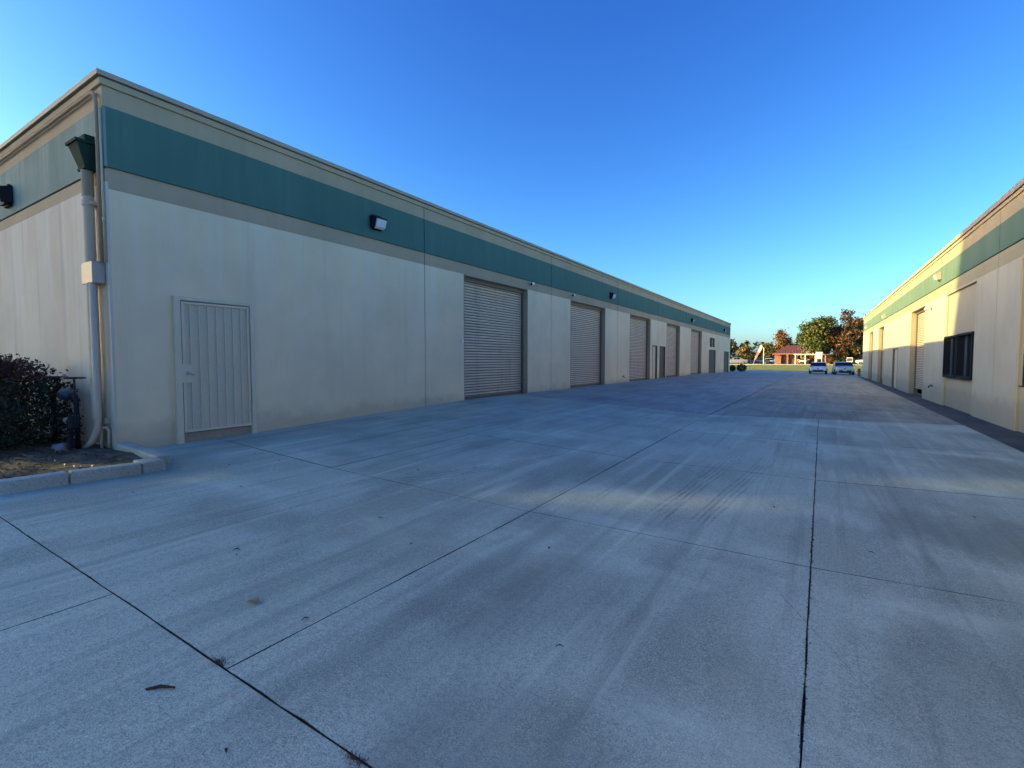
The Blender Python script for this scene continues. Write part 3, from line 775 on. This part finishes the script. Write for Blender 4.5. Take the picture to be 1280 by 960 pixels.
for i in range(520):
    y = 1.4+random.random()**1.5*10; x = -.03+random.gauss(0,.0065); s_ = random.uniform(.002,.0055); z = gz(x,y)
    cr.hexa([(x-s_,y-s_,z),(x+s_,y-s_,z),(x+s_,y+s_,z),(x-s_,y+s_,z),(x-s_*.6,y-s_*.4,z+s_),(x+s_*.5,y-s_*.6,z+s_*.8),(x+s_*.7,y+s_*.5,z+s_),(x-s_*.4,y+s_*.6,z+s_*.7)])
tag(cr.build('joint_dirt', M['joint']), 'dark crumbs of dirt along the wide joint between slabs', 'dirt', kind='stuff')

# ------------------------------------------------------------------ background
def tree(loc, h, w, label, mats, n=3200, size=.28, trunk=.22, crown=.25, name='tree', cat='tree', group=None, lobes=9, squash=1., split=None, lowcut=.6):
    t = thing(name, label, cat, loc, 0, group)
    tr = MB(); z0 = h*crown
    tr.tube([(0,0,-.3),(0.05,0,z0*.6),(.0,.05,z0*1.3),(.1,0,h*.7)],[trunk*1.25,trunk,trunk*.8,trunk*.25],8)
    cents = []
    for i in range(lobes):
        a = i*2.4+random.uniform(-.4,.4); zz = random.uniform(.12,.88); r = w*.5*math.sqrt(max(.05,1-(2*zz-.85)**2))*random.uniform(.35,.8)
        c = Vector((math.cos(a)*r, math.sin(a)*r*squash, z0+(h-z0)*zz)); cents.append((c, w*random.uniform(.16,.27)*(1-.35*zz)))
        tr.tube([(0,0,z0*random.uniform(.7,1.2)), c*.5+Vector((0,0,z0*.4)), c],[trunk*.5,trunk*.3,trunk*.08],5)
    cents.append((Vector((0,0,h-w*.15)), w*.15)); cents.append((Vector((0,0,z0+(h-z0)*.5)), w*.32))
    tr.build('trunk', M['bark'], t)
    lf = MB(); tot = sum(r*r for c, r in cents)
    for c, r in cents:
        for i in range(int(n*r*r/tot/7)):
            d = Vector((random.gauss(0,1),random.gauss(0,1),random.gauss(0,1))).normalized()*r*random.uniform(.55,1.08)*(1+.25*math.sin(7*random.random()))
            q = c+d
            if q.z > h: q.z = h-random.uniform(0,.4)
            if q.z < z0*lowcut: continue
            mi = 0
            if split: mi = split(q)
            leaf_cloud(lf, [(q+Vector((random.gauss(0,1),random.gauss(0,1),random.gauss(0,.7)))*size*1.2, 1) for k in range(7)], size, .3, mi)
    lf.build('crown', mats, t)
    return t
GZ = .5
tree((-.7,126,GZ), 10.2, 8.2, 'large green leafy tree in front of the far canopy', [M['lf_green'], M['lf_red']], 9000, .25, .26, .24, lobes=14, lowcut=1., split=lambda q: 1 if random.random() < .04+.3*max(0, (q.x-2)/3) else 0)
tree((4.4,126.5,GZ), 11.6, 8.0, 'tall tree with rusty red autumn leaves beside the big green tree', [M['lf_red'], M['lf_dark']], 9500, .25, .26, .15, lobes=14, split=lambda q: 1 if random.random() < .25+.4*max(0,q.x/3.5) else 0)
tree((9.8,133,GZ), 11.2, 6.5, 'dark reddish tree half hidden behind the sunlit warehouse end', [M['lf_dark'], M['lf_red']], 3500, .3, .26, .12, lobes=10, split=lambda q: 1 if random.random() < .4 else 0)
tree((5.2,125.2,GZ), 6.0, 4.2, 'smaller dark tree under the rusty red tree, behind the silver car', [M['lf_dark'], M['lf_red']], 3000, .25, .16, .3, lobes=9, lowcut=1.05, split=lambda q: 1 if random.random() < .45 else 0)
tree((-9.6,160,GZ), 9.6, 6.4, 'rounded red autumn tree behind the house with the maroon roof', [M['lf_red'], M['lf_mix']], 4000, .3, .2, .2, lobes=11, split=lambda q: 1 if random.random() < .25 else 0)
tree((-21.2,140,GZ), 6.1, 6.2, 'dark rounded tree just beyond the shaded warehouse end', [M['lf_dark'], M['lf_mix']], 3200, .28, .16, .1, lobes=10, split=lambda q: 1 if random.random() < .18 else 0)
tree((-16.4,139,GZ), 4.7, 4.4, 'yellow and orange bushy tree left of the leaning banner', [M['lf_mix'], M['lf_dark']], 2600, .24, .12, .08, lobes=9, split=lambda q: 1 if random.random() < .25 else 0)
tree((-12.3,141,GZ), 4.9, 4.2, 'olive and gold bushy tree behind the leaning banner', [M['lf_mix'], M['lf_green']], 2600, .24, .12, .08, lobes=9, split=lambda q: 1 if random.random() < .55 else 0)
tree((-3.0,168,GZ), 7.0, 6.0, 'pale green tree over the right end of the maroon roof', [M['lf_green']], 2200, .3, .14, .1, lobes=8)
def cypress(loc, h, w, label):
    t = thing('cypress_tree', label, 'tree', loc)
    m = MB(); m.tube([(0,0,-.2),(0,0,h*.8)],[.12,.03],6); m.build('trunk', M['bark'], t)
    lf = MB(); pts = []
    for i in range(900):
        z = random.random()**.8; a = random.uniform(0,6.28); r = w*.5*(1-z)**.7*random.uniform(.4,1.05)
        pts.append(((math.cos(a)*r, math.sin(a)*r, .3+z*h),1))
    leaf_cloud(lf, pts, .22, .0); lf.build('crown', M['lf_dark'], t)
cypress((-5.9,161,GZ), 7.9, 1.1, 'thin dark cypress rising behind the maroon roof')
def palm(loc, h, label, grp):
    t = thing('palm_tree', label, 'tree', loc, 0, grp)
    m = MB(); m.tube([(0,0,-.2),(.1,0,h*.5),(0,0,h)],[.16,.12,.1],7); m.build('trunk', M['bark'], t)
    f = MB()
    for i in range(26):
        a = random.uniform(0,6.28); el = random.uniform(-.5,1.2); L = random.uniform(.9,1.3); pr = None
        for k in range(6):
            s_ = k/5; e = el-s_*1.3; p = Vector((math.cos(a)*L*s_*math.cos(el*.6), math.sin(a)*L*s_*math.cos(el*.6), h+L*s_*math.sin(el)-L*.6*s_*s_))
            sd = Vector((-math.sin(a),math.cos(a),0))*.16*math.sin(math.pi*(.15+.8*s_))
            if pr: f.quad([pr[0]-pr[1],pr[0]+pr[1],p+sd,p-sd])
            pr = (p, sd)
    f.build('crown', M['lf_dark'], t)
palm((-17.6,150,GZ), 6.0, 'small distant palm left of the leaning banner, over the orange bush', 'distant palms')
palm((-14.0,152,GZ), 5.6, 'small distant palm directly above the leaning banner', 'distant palms')
hd_ = MB()
def hedge(loc, lx, ly, h, label, mats, n=2200, size=.16, kind=None):
    m = MB(); pts = []
    for i in range(n):
        x = random.uniform(-1,1); y = random.uniform(-1,1); z = random.random()
        k = random.choice('xyz')
        if k == 'z': z = random.uniform(.85,1.08)
        elif k == 'y': y = random.choice((-1,1))*random.uniform(.8,1.05)
        else: x = random.choice((-1,1))*random.uniform(.93,1.03)
        hh = h*(1+.12*math.sin(x*lx*.9)+.06*math.sin(x*lx*2.3))
        pts.append(((x*lx/2, y*ly/2, z*hh),1))
    leaf_cloud(m, pts, size, .4)
    o = m.build('tree_belt' if kind else 'hedge', mats); o.location = loc
    tag(o, label, 'trees' if kind else 'hedge', None, kind)
hedge((6.0,126,GZ), 8.5, 2.0, 2.1, 'long dark hedge beneath the rusty red tree', M['lf_dark'], 3200, .2)
hedge((-15.5,136.5,GZ), 10, 2, 1.8, 'low dark hedge behind the leaning banner and parked cars', M['lf_dark'], 2400, .2)
hedge((-60,170,GZ), 120, 5, 5.2, 'distant tree belt beyond the shaded warehouse', M['lf_dark'], 5000, .6, 'stuff')
hedge((70,172,GZ), 130, 5, 5.4, 'distant tree belt beyond the sunlit warehouse', M['lf_dark'], 5000, .6, 'stuff')
for x, w_, h, l in ((-9.32,.78,.78,'small dark round bush tight against the far corner of the shaded warehouse'),(-8.3,1.15,.92,'larger dark green bush at the yard edge beyond the shaded warehouse')):
    z = gz(x,66)
    t = thing('bush', l, 'bush', (x,66,z))
    m = MB(); pts = []
    for i in range(1500):
        d = Vector((random.gauss(0,1),random.gauss(0,1),random.gauss(0,1))).normalized()*random.uniform(.6,1.05)
        pts.append(((d.x*w_*.5,d.y*w_*.5,h*.5+d.z*h*.5),1))
    leaf_cloud(m, pts, .06, .3); m.build('foliage', M['lf_dark'], t)
    m = MB(); m.tube([(0,0,-.1),(0,0,h*.5)],[.05,.02],6); m.build('stems', M['stemm'], t)

# house with hip roof
H = thing('house', 'red brick house with a maroon hip roof beyond the road', 'house', (-5,135,GZ))
m = MB()
m.box(-4.7,-3.3,0,7,-.3,2.45); m.box(-3.3,-1.9,.9,7,-.3,2.45); m.box(-1.9,3.6,1.5,7,-.3,2.45)
m.build('wall', M['brick'], H)
m = MB()
e = [(-5.1,-.9,2.4),(4.1,-.9,2.4),(4.1,7.6,2.4),(-5.1,7.6,2.4)]; rg = [(-2.1,3.3,4.5),(1.6,3.3,4.5)]
m.quad([e[0],e[1],rg[1],rg[0]]); m.quad([e[1],e[2],rg[1]]); m.quad([e[2],e[3],rg[0],rg[1]]); m.quad([e[3],e[0],rg[0]]); m.quad([e[3],e[2],e[1],e[0]])
m.build('roof', M['tiles'], H)
m = MB(); m.box(-5.13,4.13,-.95,-.902,2.24,2.43); m.box(-5.15,-5.102,-.9,7.6,2.24,2.43); m.build('fascia', M['pink'], H)
for x in (-1.9,.9):
    m = MB(); m.box(x-.18,x+.18,-.75,-.4,-.2,2.39); m.build('porch_post', M['brick'], H)
m = MB(); m.box(-1.2,-.3,1.44,1.495,0,2.1); d = m.build('door', M['brown'], H)
m = MB(); m.tube([(-.4,1.42,1.0),(-.4,1.4,1.0)],.04,8); m.build('handle', M['galv'], d)
for a, b in ((.1,1.3),(1.8,3.2)):
    m = MB(); m.box(a,b,1.455,1.495,.8,2.0); wi = m.build('window', M['glass'], H)
    m = MB(); m.box(a-.08,a,1.42,1.495,.72,2.08); m.box(b,b+.08,1.42,1.495,.72,2.08); m.box(a,b,1.42,1.495,2.0,2.08); m.box(a,b,1.42,1.495,.72,.8); m.build('frame', M['white'], wi)
m = MB(); m.hexa([(1.5,-1.1,2.42),(4.2,-1.1,2.42),(4.2,2,2.42),(1.5,2,2.42),(2.6,.2,3.4),(3.1,.2,3.4),(3.1,2,3.4),(2.6,2,3.4)]); m.build('gable', simple('gable_pink', (.4,.27,.21), .8), H)
# canopy
K = thing('canopy', 'low white flat roofed carport canopy on posts beside the brick house', 'canopy', (-1.2,128,GZ))
m = MB(); m.box(-4.1,4.1,-1.0,5,2.02,2.25); m.build('roof', M['signw'], K)
for x in (-3.8,-1.9,0,1.9,3.8):
    m = MB(); m.box(x-.1,x+.1,-.9,-.7,-.2,2.018); m.build('post', M['signw'], K)
m = MB(); m.box(1.5,4.05,3.4,3.6,-.2,2.018); m.box(-1.2,1.5,4.4,4.6,-.2,2.018); m.build('wall', M['brick'], K)

def sign(loc, w_, z0, z1, label, frame=False):
    t = thing('sign', label, 'sign', loc)
    m = MB(); m.box(-w_/2,w_/2,-.03,.03,z0,z1); m.build('panel', M['signw'] if not frame else M['glassbar'], t)
    for x in (-w_/2+.08, w_/2-.08):
        m = MB(); m.box(x-.04,x+.04,.031,.1,-.2,z1-.05); m.build('post', M['signw'], t)
    if frame:
        m = MB(); m.box(-w_/2-.05,-w_/2,-.05,.03,z0,z1); m.box(w_/2,w_/2+.05,-.05,.03,z0,z1); m.box(-w_/2-.05,w_/2+.05,-.05,.03,z1,z1+.12); m.box(-w_/2-.05,w_/2+.05,-.05,.03,z0-.12,z0); m.build('frame', M['signw'], t)
sign((-.4,100.6,gz(-.4,100)), .95, 1.1, 2.3, 'blank white square sign on posts above the white sedan')
sign((4.0,100.6,gz(4,100)), .75, .7, 1.2, 'small white framed sign behind the silver car', True)
t = thing('feather_flag', 'leaning white and red feather banner at the roadside', 'flag', (-10.9,102,.5))
m = MB(); m.tube([(0,0,-.2),(.45,0,1.6),(1.0,0,3.0),(1.25,0,3.65),(1.45,0,3.8)],[.03,.025,.02,.015,.01],6); m.build('pole', M['galv'], t)
m = MB()
for k in range(8):
    t0, t1 = k/8, (k+1)/8
    def row(q):
        x = .3+.95*q+.0; z = 1.1+2.65*q; w_ = .16+.34*q if q < .9 else .466-(q-.9)*2.4
        return x, z, w_
    a, b = row(t0), row(t1)
    mi = 1 if t0 < .45 else 0
    p = lambda x, w_, z, s_: (x+w_*s_, .05*math.sin(z*3)*s_, z)
    m.hexa([(a[0],0,a[1]),(a[0]+a[2],0.03*math.sin(a[1]*3),a[1]-.15),(a[0]+a[2],.012+.03*math.sin(a[1]*3),a[1]-.15),(a[0],.012,a[1]),
            (b[0],0,b[1]),(b[0]+b[2],.03*math.sin(b[1]*3),b[1]-.15),(b[0]+b[2],.012+.03*math.sin(b[1]*3),b[1]-.15),(b[0],.012,b[1])], mi)
m.build('banner', [M['signw'], M['pink']], t)
m = MB(); m.tube([(-9.02,101,.3),(-9.02,101,3.6)], .075, 10); m.tube([(-9.02,101,3.6),(-9.02,101,3.68)], [.09,.05], 10)
tag(m.build('post', simple('post_pale', (.62,.6,.55), .7)), 'pale upright post standing on the grass right of the leaning banner', 'post')
hy = thing('fire_hydrant', 'rusty red hydrant at the far corner of the sunlit warehouse', 'hydrant', (3.42,64.2,gz(3.4,64)))
m = MB(); m.tube([(0,0,-.1),(0,0,.06),(0,0,.07),(0,0,.62),(0,0,.7),(0,0,.8),(0,0,.84)],[.17,.17,.12,.12,.15,.1,.03],14); m.build('body', M['rust'], hy, smooth=True)
m = MB(); m.tube([(-.22,0,.5),(.22,0,.5)],.07,10); m.tube([(0,0,.45),(0,-.2,.45)],.08,10); m.build('outlet', M['rust'], hy)
m = MB(); m.tube([(0,0,.84),(0,0,.9)],.03,6); m.build('cap_nut', M['white'], hy)

# cars
def car(label, paint, loc, rz, L=4.5, W=1.8, Hh=1.42, style='sedan', grp=None):
    t = thing('parked_car', label, 'car', loc, rz, grp)
    hw = W/2; gc = .2; roof = Hh
    hood = .62*Hh if style == 'sedan' else .66*Hh; belt = .66*Hh if style == 'sedan' else .68*Hh
    if style == 'sedan': st = [(0,.50*Hh,.74),(.04,.56*Hh,.88),(.25,hood*.97,.97),(.30*1,hood,1.),(.5,belt,1.),(.72,belt,1.),(.82,belt*1.02,.99),(.97,belt*1.0,.92),(1,.6*Hh,.82)]
    else: st = [(0,.54*Hh,.78),(.03,.6*Hh,.9),(.2,hood*.99,.98),(.27,hood,1.),(.5,belt,1.),(.8,belt,1.),(.95,belt,.97),(1,belt*.95,.9)]
    m = MB(); ring = []
    for (s_, zt, wf_) in st:
        y = s_*L; w_ = hw*wf_; b0 = gc+.06*abs(2*s_-1)**4
        ring.append([(-w_*.88,y,b0),(-w_,y,b0+.14),(-w_*1.0,y,zt*.72),(-w_*.95,y,zt*.95),(-w_*.8,y,zt),(0,y,zt+.02),(w_*.8,y,zt),(w_*.95,y,zt*.95),(w_,y,zt*.72),(w_,y,b0+.14),(w_*.88,y,b0)])
    for a in ring: m.v += a
    k = 11
    for i in range(len(ring)-1):
        for j in range(k): m.f.append((i*k+j, i*k+(j+1)%k, (i+1)*k+(j+1)%k, (i+1)*k+j)); m.m.append(0)
    m.f.append(tuple(range(k))); m.m.append(0); m.f.append(tuple((len(ring)-1)*k+j for j in reversed(range(k)))); m.m.append(0)
    # cabin
    if style == 'sedan': cb = [(.27,hood-.02,.92,hood),(.43,0,.76,roof-.03),(.55,0,.77,roof),(.68,0,.75,roof-.03),(.86,0,.86,belt)]
    else: cb = [(.24,0,.93,hood),(.38,0,.80,roof-.05),(.6,0,.82,roof),(.88,0,.8,roof-.03),(.97,0,.9,belt)]
    rc = []
    for (s_, _, wf_, zt) in cb:
        y = s_*L; rc.append([(-hw*.95,y,belt*.9),(-hw*.94 if zt > belt+.1 else -hw*wf_,y,min(belt,zt)),(-hw*wf_,y,zt-.04 if zt > belt+.1 else zt),(-hw*wf_*.8,y,zt),(hw*wf_*.8,y,zt),(hw*wf_,y,zt-.04 if zt > belt+.1 else zt),(hw*.94 if zt > belt+.1 else hw*wf_,y,min(belt,zt)),(hw*.95,y,belt*.9)])
    b = len(m.v); k = 8
    for a in rc: m.v += a
    for i in range(len(rc)-1):
        for j in range(k-1): m.f.append((b+i*k+j,b+i*k+j+1,b+(i+1)*k+j+1,b+(i+1)*k+j)); m.m.append(0)
    body = m.build('body', paint, t, smooth=False, bevel=.03, fix=True)
    # glazing set just proud of the cabin
    def pane(pts, nm, off):
        g = MB(); q = [Vector(p)+Vector(off) for p in pts]; qi = [p-Vector(off)*.6 for p in q]
        g.hexa([qi[0],qi[1],qi[2],qi[3],q[0],q[1],q[2],q[3]]); g.build(nm, M['carglass'], t, fix=True)
    a, c_ = rc[0], rc[1]
    lerp = lambda p, q, f_: tuple(p[i]+(q[i]-p[i])*f_ for i in range(3))
    pane([lerp(a[2],c_[2],.06),lerp(a[5],c_[5],.06),lerp(a[5],c_[5],.93),lerp(a[2],c_[2],.93)], 'windscreen', (0,-.03,.03))
    a, c_ = rc[-1], rc[-2]
    pane([lerp(a[2],c_[2],.1),lerp(a[5],c_[5],.1),lerp(a[5],c_[5],.9),lerp(a[2],c_[2],.9)], 'rear_window', (0,.03,.03))
    for sgn, j1, j2 in ((-1,1,2),(1,6,5)):
        for i0, i1 in ((1,2),(2,3)):
            p = [lerp(rc[i0][j1],rc[i0][j2],.08),lerp(rc[i1][j1],rc[i1][j2],.08),lerp(rc[i1][j1],rc[i1][j2],.92),lerp(rc[i0][j1],rc[i0][j2],.92)]
            p = [lerp(p[0],p[1],.06),lerp(p[1],p[0],.06),lerp(p[2],p[3],.06),lerp(p[3],p[2],.06)]
            pane(p, 'side_window', (sgn*.015,0,.004))
    for sgn in (-1,1):
        for y in (.18*L,.81*L):
            r = .32; x0, x1 = sgn*(hw-.2), sgn*(hw+.01)
            g = MB(); g.tube([(x0,y,r),(x0+sgn*.02,y,r),(x1-sgn*.03,y,r),(x1,y,r)],[r-.03,r,r,r-.05],18); wh = g.build('wheel', M['tyre'], t, smooth=False)
            g = MB(); g.tube([(x1-sgn*.03,y,r),(x1+sgn*.008,y,r),(x1+sgn*.015,y,r)],[r*.66,r*.64,r*.15],12); g.build('rim', M['rim'], wh)
        g = MB(); x = sgn*hw*.66; g.hexa([(x-.2,-.02,.47*Hh),(x+.2,-.0+.1,.47*Hh),(x+.2,.25,.47*Hh),(x-.2,.1,.47*Hh),(x-.2,.01,.535*Hh),(x+.2,.1,.545*Hh),(x+.2,.25,.545*Hh),(x-.2,.1,.535*Hh)] if sgn > 0 else [(x-.2,.1,.47*Hh),(x+.2,-.02,.47*Hh),(x+.2,.1,.47*Hh),(x-.2,.25,.47*Hh),(x-.2,.1,.545*Hh),(x+.2,.01,.535*Hh),(x+.2,.1,.535*Hh),(x-.2,.25,.545*Hh)]); g.build('headlight', M['headl'], t)
        g = MB(); g.box(sgn*hw*.66-.2,sgn*hw*.66+.2,L-.08,L+.02,.5*Hh,.58*Hh); g.build('tail_light', M['taill'], t)
        g = MB(); g.hexa([(sgn*(hw-.05),.29*L,belt-.02),(sgn*(hw+.16),.29*L,belt+.0),(sgn*(hw+.16),.31*L,belt+.0),(sgn*(hw-.05),.31*L,belt-.02),(sgn*(hw-.05),.29*L,belt+.06),(sgn*(hw+.16),.285*L,belt+.13),(sgn*(hw+.16),.31*L,belt+.13),(sgn*(hw-.05),.31*L,belt+.06)]); g.build('mirror', paint, t, fix=True)
    g = MB(); g.box(-hw*.6,hw*.6,-.03,.2,.23,.36*Hh); g.box(-hw*.86,-hw*.62,-.0,.2,.26,.3*Hh); g.box(hw*.62,hw*.86,-.0,.2,.26,.3*Hh); g.build('grille', M['black'], t)
    g = MB(); g.box(-.17,.17,-.045,-.031,.30*Hh,.36*Hh); g.build('number_plate', M['black'] if style == 'sedan' else M['plate'], t)
    g = MB(); g.tube([(0,-.03,.47*Hh),(0,.1,.47*Hh)],.07,12); g.build('badge', M['black'], t)
    return t
car('white sedan parked nose out at the far end of the yard', M['carwhite'], (-.32,66.6,gz(-.3,67.5)), R(0), 4.5, 1.8, 1.4, 'sedan')
car('silver estate car parked beside the white sedan, near the sunlit warehouse', M['carsilver'], (2.25,66.8,gz(2.2,68)), R(3), 4.7, 1.9, 1.5, 'suv')
car('silver car parked across the road, just past the end of the shaded warehouse', simple('car_grey_silver', (.27,.29,.31), .35, .3, .02, 2, coat=.6), (-17.6,112.5,.51), R(-88), 4.7, 1.85, 1.5, 'sedan')
car('small white car by the roadside left of the brick house', M['carwhite'], (-9.3,117,.51), R(8), 4.4, 1.8, 1.25, 'sedan')
car('white car parked under the white canopy', M['carwhite'], (-3.6,128.9,.51), R(-5), 4.4, 1.75, 1.4, 'sedan')
car('white car half hidden behind the sunlit warehouse, across the road', M['carwhite'], (5.7,118.5,.51), R(-90), 4.4, 1.8, 1.4, 'suv')
car('dark car parked across the road under the leaning banner', simple('car_dark', (.05,.055,.07), .3, 0, .02, 2, coat=.8), (-13.4,115,.51), R(-88), 4.3, 1.8, 1.35, 'sedan')

# ------------------------------------------------------------------ unseen building behind the camera, shaped to shade the yard
da = Vector((.857,.515)).normalized(); db = Vector((-da.y, da.x))
NB = thing('neighbour_building', 'unseen tall stucco building behind the viewer, placed to shade the yard', 'building', (-70,-30,0), world=True)
m = MB()
def wallb(poly_b, a0, a1):
    pass
def TN(a, b, z):
    q = da*a+db*b; return (q.x, q.y, z)
A0 = -74.0; TOPZ = 27.4
# small through openings placed to let thin sun streaks reach the yard
opn = [(5.3,5.7,16.92,17.3),(6.35,6.75,18.0,18.3),(5.75,6.4,15.4,15.85)]
TW = lambda u, n, z: TN(A0+n, u, z)
be = lambda z: 18.5-.36*(z-22.9)                            # edge sloped to set the slant of its cast shadow
cells(m, TW, -14, 12, -.3, 0, -.5, TOPZ, opn)
def sheer(a0, a1, b0, off):
    l, t = be(-.5)+off, be(TOPZ)+off; l0 = b0 if b0 is not None else l-.3; t0 = b0 if b0 is not None else t-.3
    m.hexa([TN(a0,l0,-.5),TN(a1,l0,-.5),TN(a1,l,-.5),TN(a0,l,-.5),TN(a0,t0,TOPZ),TN(a1,t0,TOPZ),TN(a1,t,TOPZ),TN(a0,t,TOPZ)])
sheer(A0-.3, A0, 12, 0); sheer(A0-9, A0-.301, None, 0)
m.hexa([TN(A0-9,-14,-.5),TN(A0-.301,-14,-.5),TN(A0-.301,-13.7,-.5),TN(A0-9,-13.7,-.5),TN(A0-9,-14,TOPZ),TN(A0-.301,-14,TOPZ),TN(A0-.301,-13.7,TOPZ),TN(A0-9,-13.7,TOPZ)])
m.build('wall', M['stucco'], NB)

# ------------------------------------------------------------------ light, sky, camera
EL = 12.9
sd = Vector((da.x*math.cos(R(EL)), da.y*math.cos(R(EL)), -math.sin(R(EL))))
L = bpy.data.lights.new('sun', 'SUN'); L.energy = 5.0; L.angle = R(.5); L.color = (1,.87,.34)
lo = bpy.data.objects.new('sun', L); C.objects.link(lo); lo.rotation_euler = sd.to_track_quat('-Z','Y').to_euler()
W = bpy.data.worlds.new('World'); sc.world = W; W.use_nodes = True
nt = W.node_tree; bg = nt.nodes['Background']
sk = nt.nodes.new('ShaderNodeTexSky'); sk.sky_type = 'NISHITA'; sk.sun_disc = False
sk.sun_elevation = R(EL); sk.sun_rotation = math.atan2(-da.x, -da.y); sk.altitude = 0; sk.air_density = 1.0; sk.dust_density = 1.15; sk.ozone_density = 3.0
# deepen the clear autumn blue: contrast curve per channel on the sky radiance
EXPO = .7; SKY = 1.36; STR = .15
sp = nt.nodes.new('ShaderNodeSeparateColor'); cbn = nt.nodes.new('ShaderNodeCombineColor'); nt.links.new(sk.outputs[0], sp.inputs[0])
for i, (p_, k_) in enumerate(((1.77,.0745),(1.54,.1145),(1.09,.228))):
    a = nt.nodes.new('ShaderNodeMath'); a.operation = 'POWER'; nt.links.new(sp.outputs[i], a.inputs[0]); a.inputs[1].default_value = p_
    b = nt.nodes.new('ShaderNodeMath'); b.operation = 'MULTIPLY'; nt.links.new(a.outputs[0], b.inputs[0]); b.inputs[1].default_value = k_*SKY/(2**.62*STR)
    nt.links.new(b.outputs[0], cbn.inputs[i])
nt.links.new(cbn.outputs[0], bg.inputs[0]); bg.inputs[1].default_value = STR
cam = bpy.data.cameras.new('camera'); co = bpy.data.objects.new('camera', cam); C.objects.link(co)
F = 613.; pitch = math.atan(30/F); yaw = math.atan(387/F*math.cos(pitch))
cam.sensor_width = 36; cam.lens = F/1280*36; cam.clip_end = 4000; cam.clip_start = .05
co.location = (0,0,1.4); co.rotation_euler = (R(90)-pitch, 0, yaw)
sc.camera = co
vs = sc.view_settings; vs.view_transform = 'Standard'; vs.look = 'None'; vs.gamma = 1; vs.use_curve_mapping = False; vs.exposure = EXPO
sc.cycles.max_bounces = 6; sc.cycles.use_denoising = True
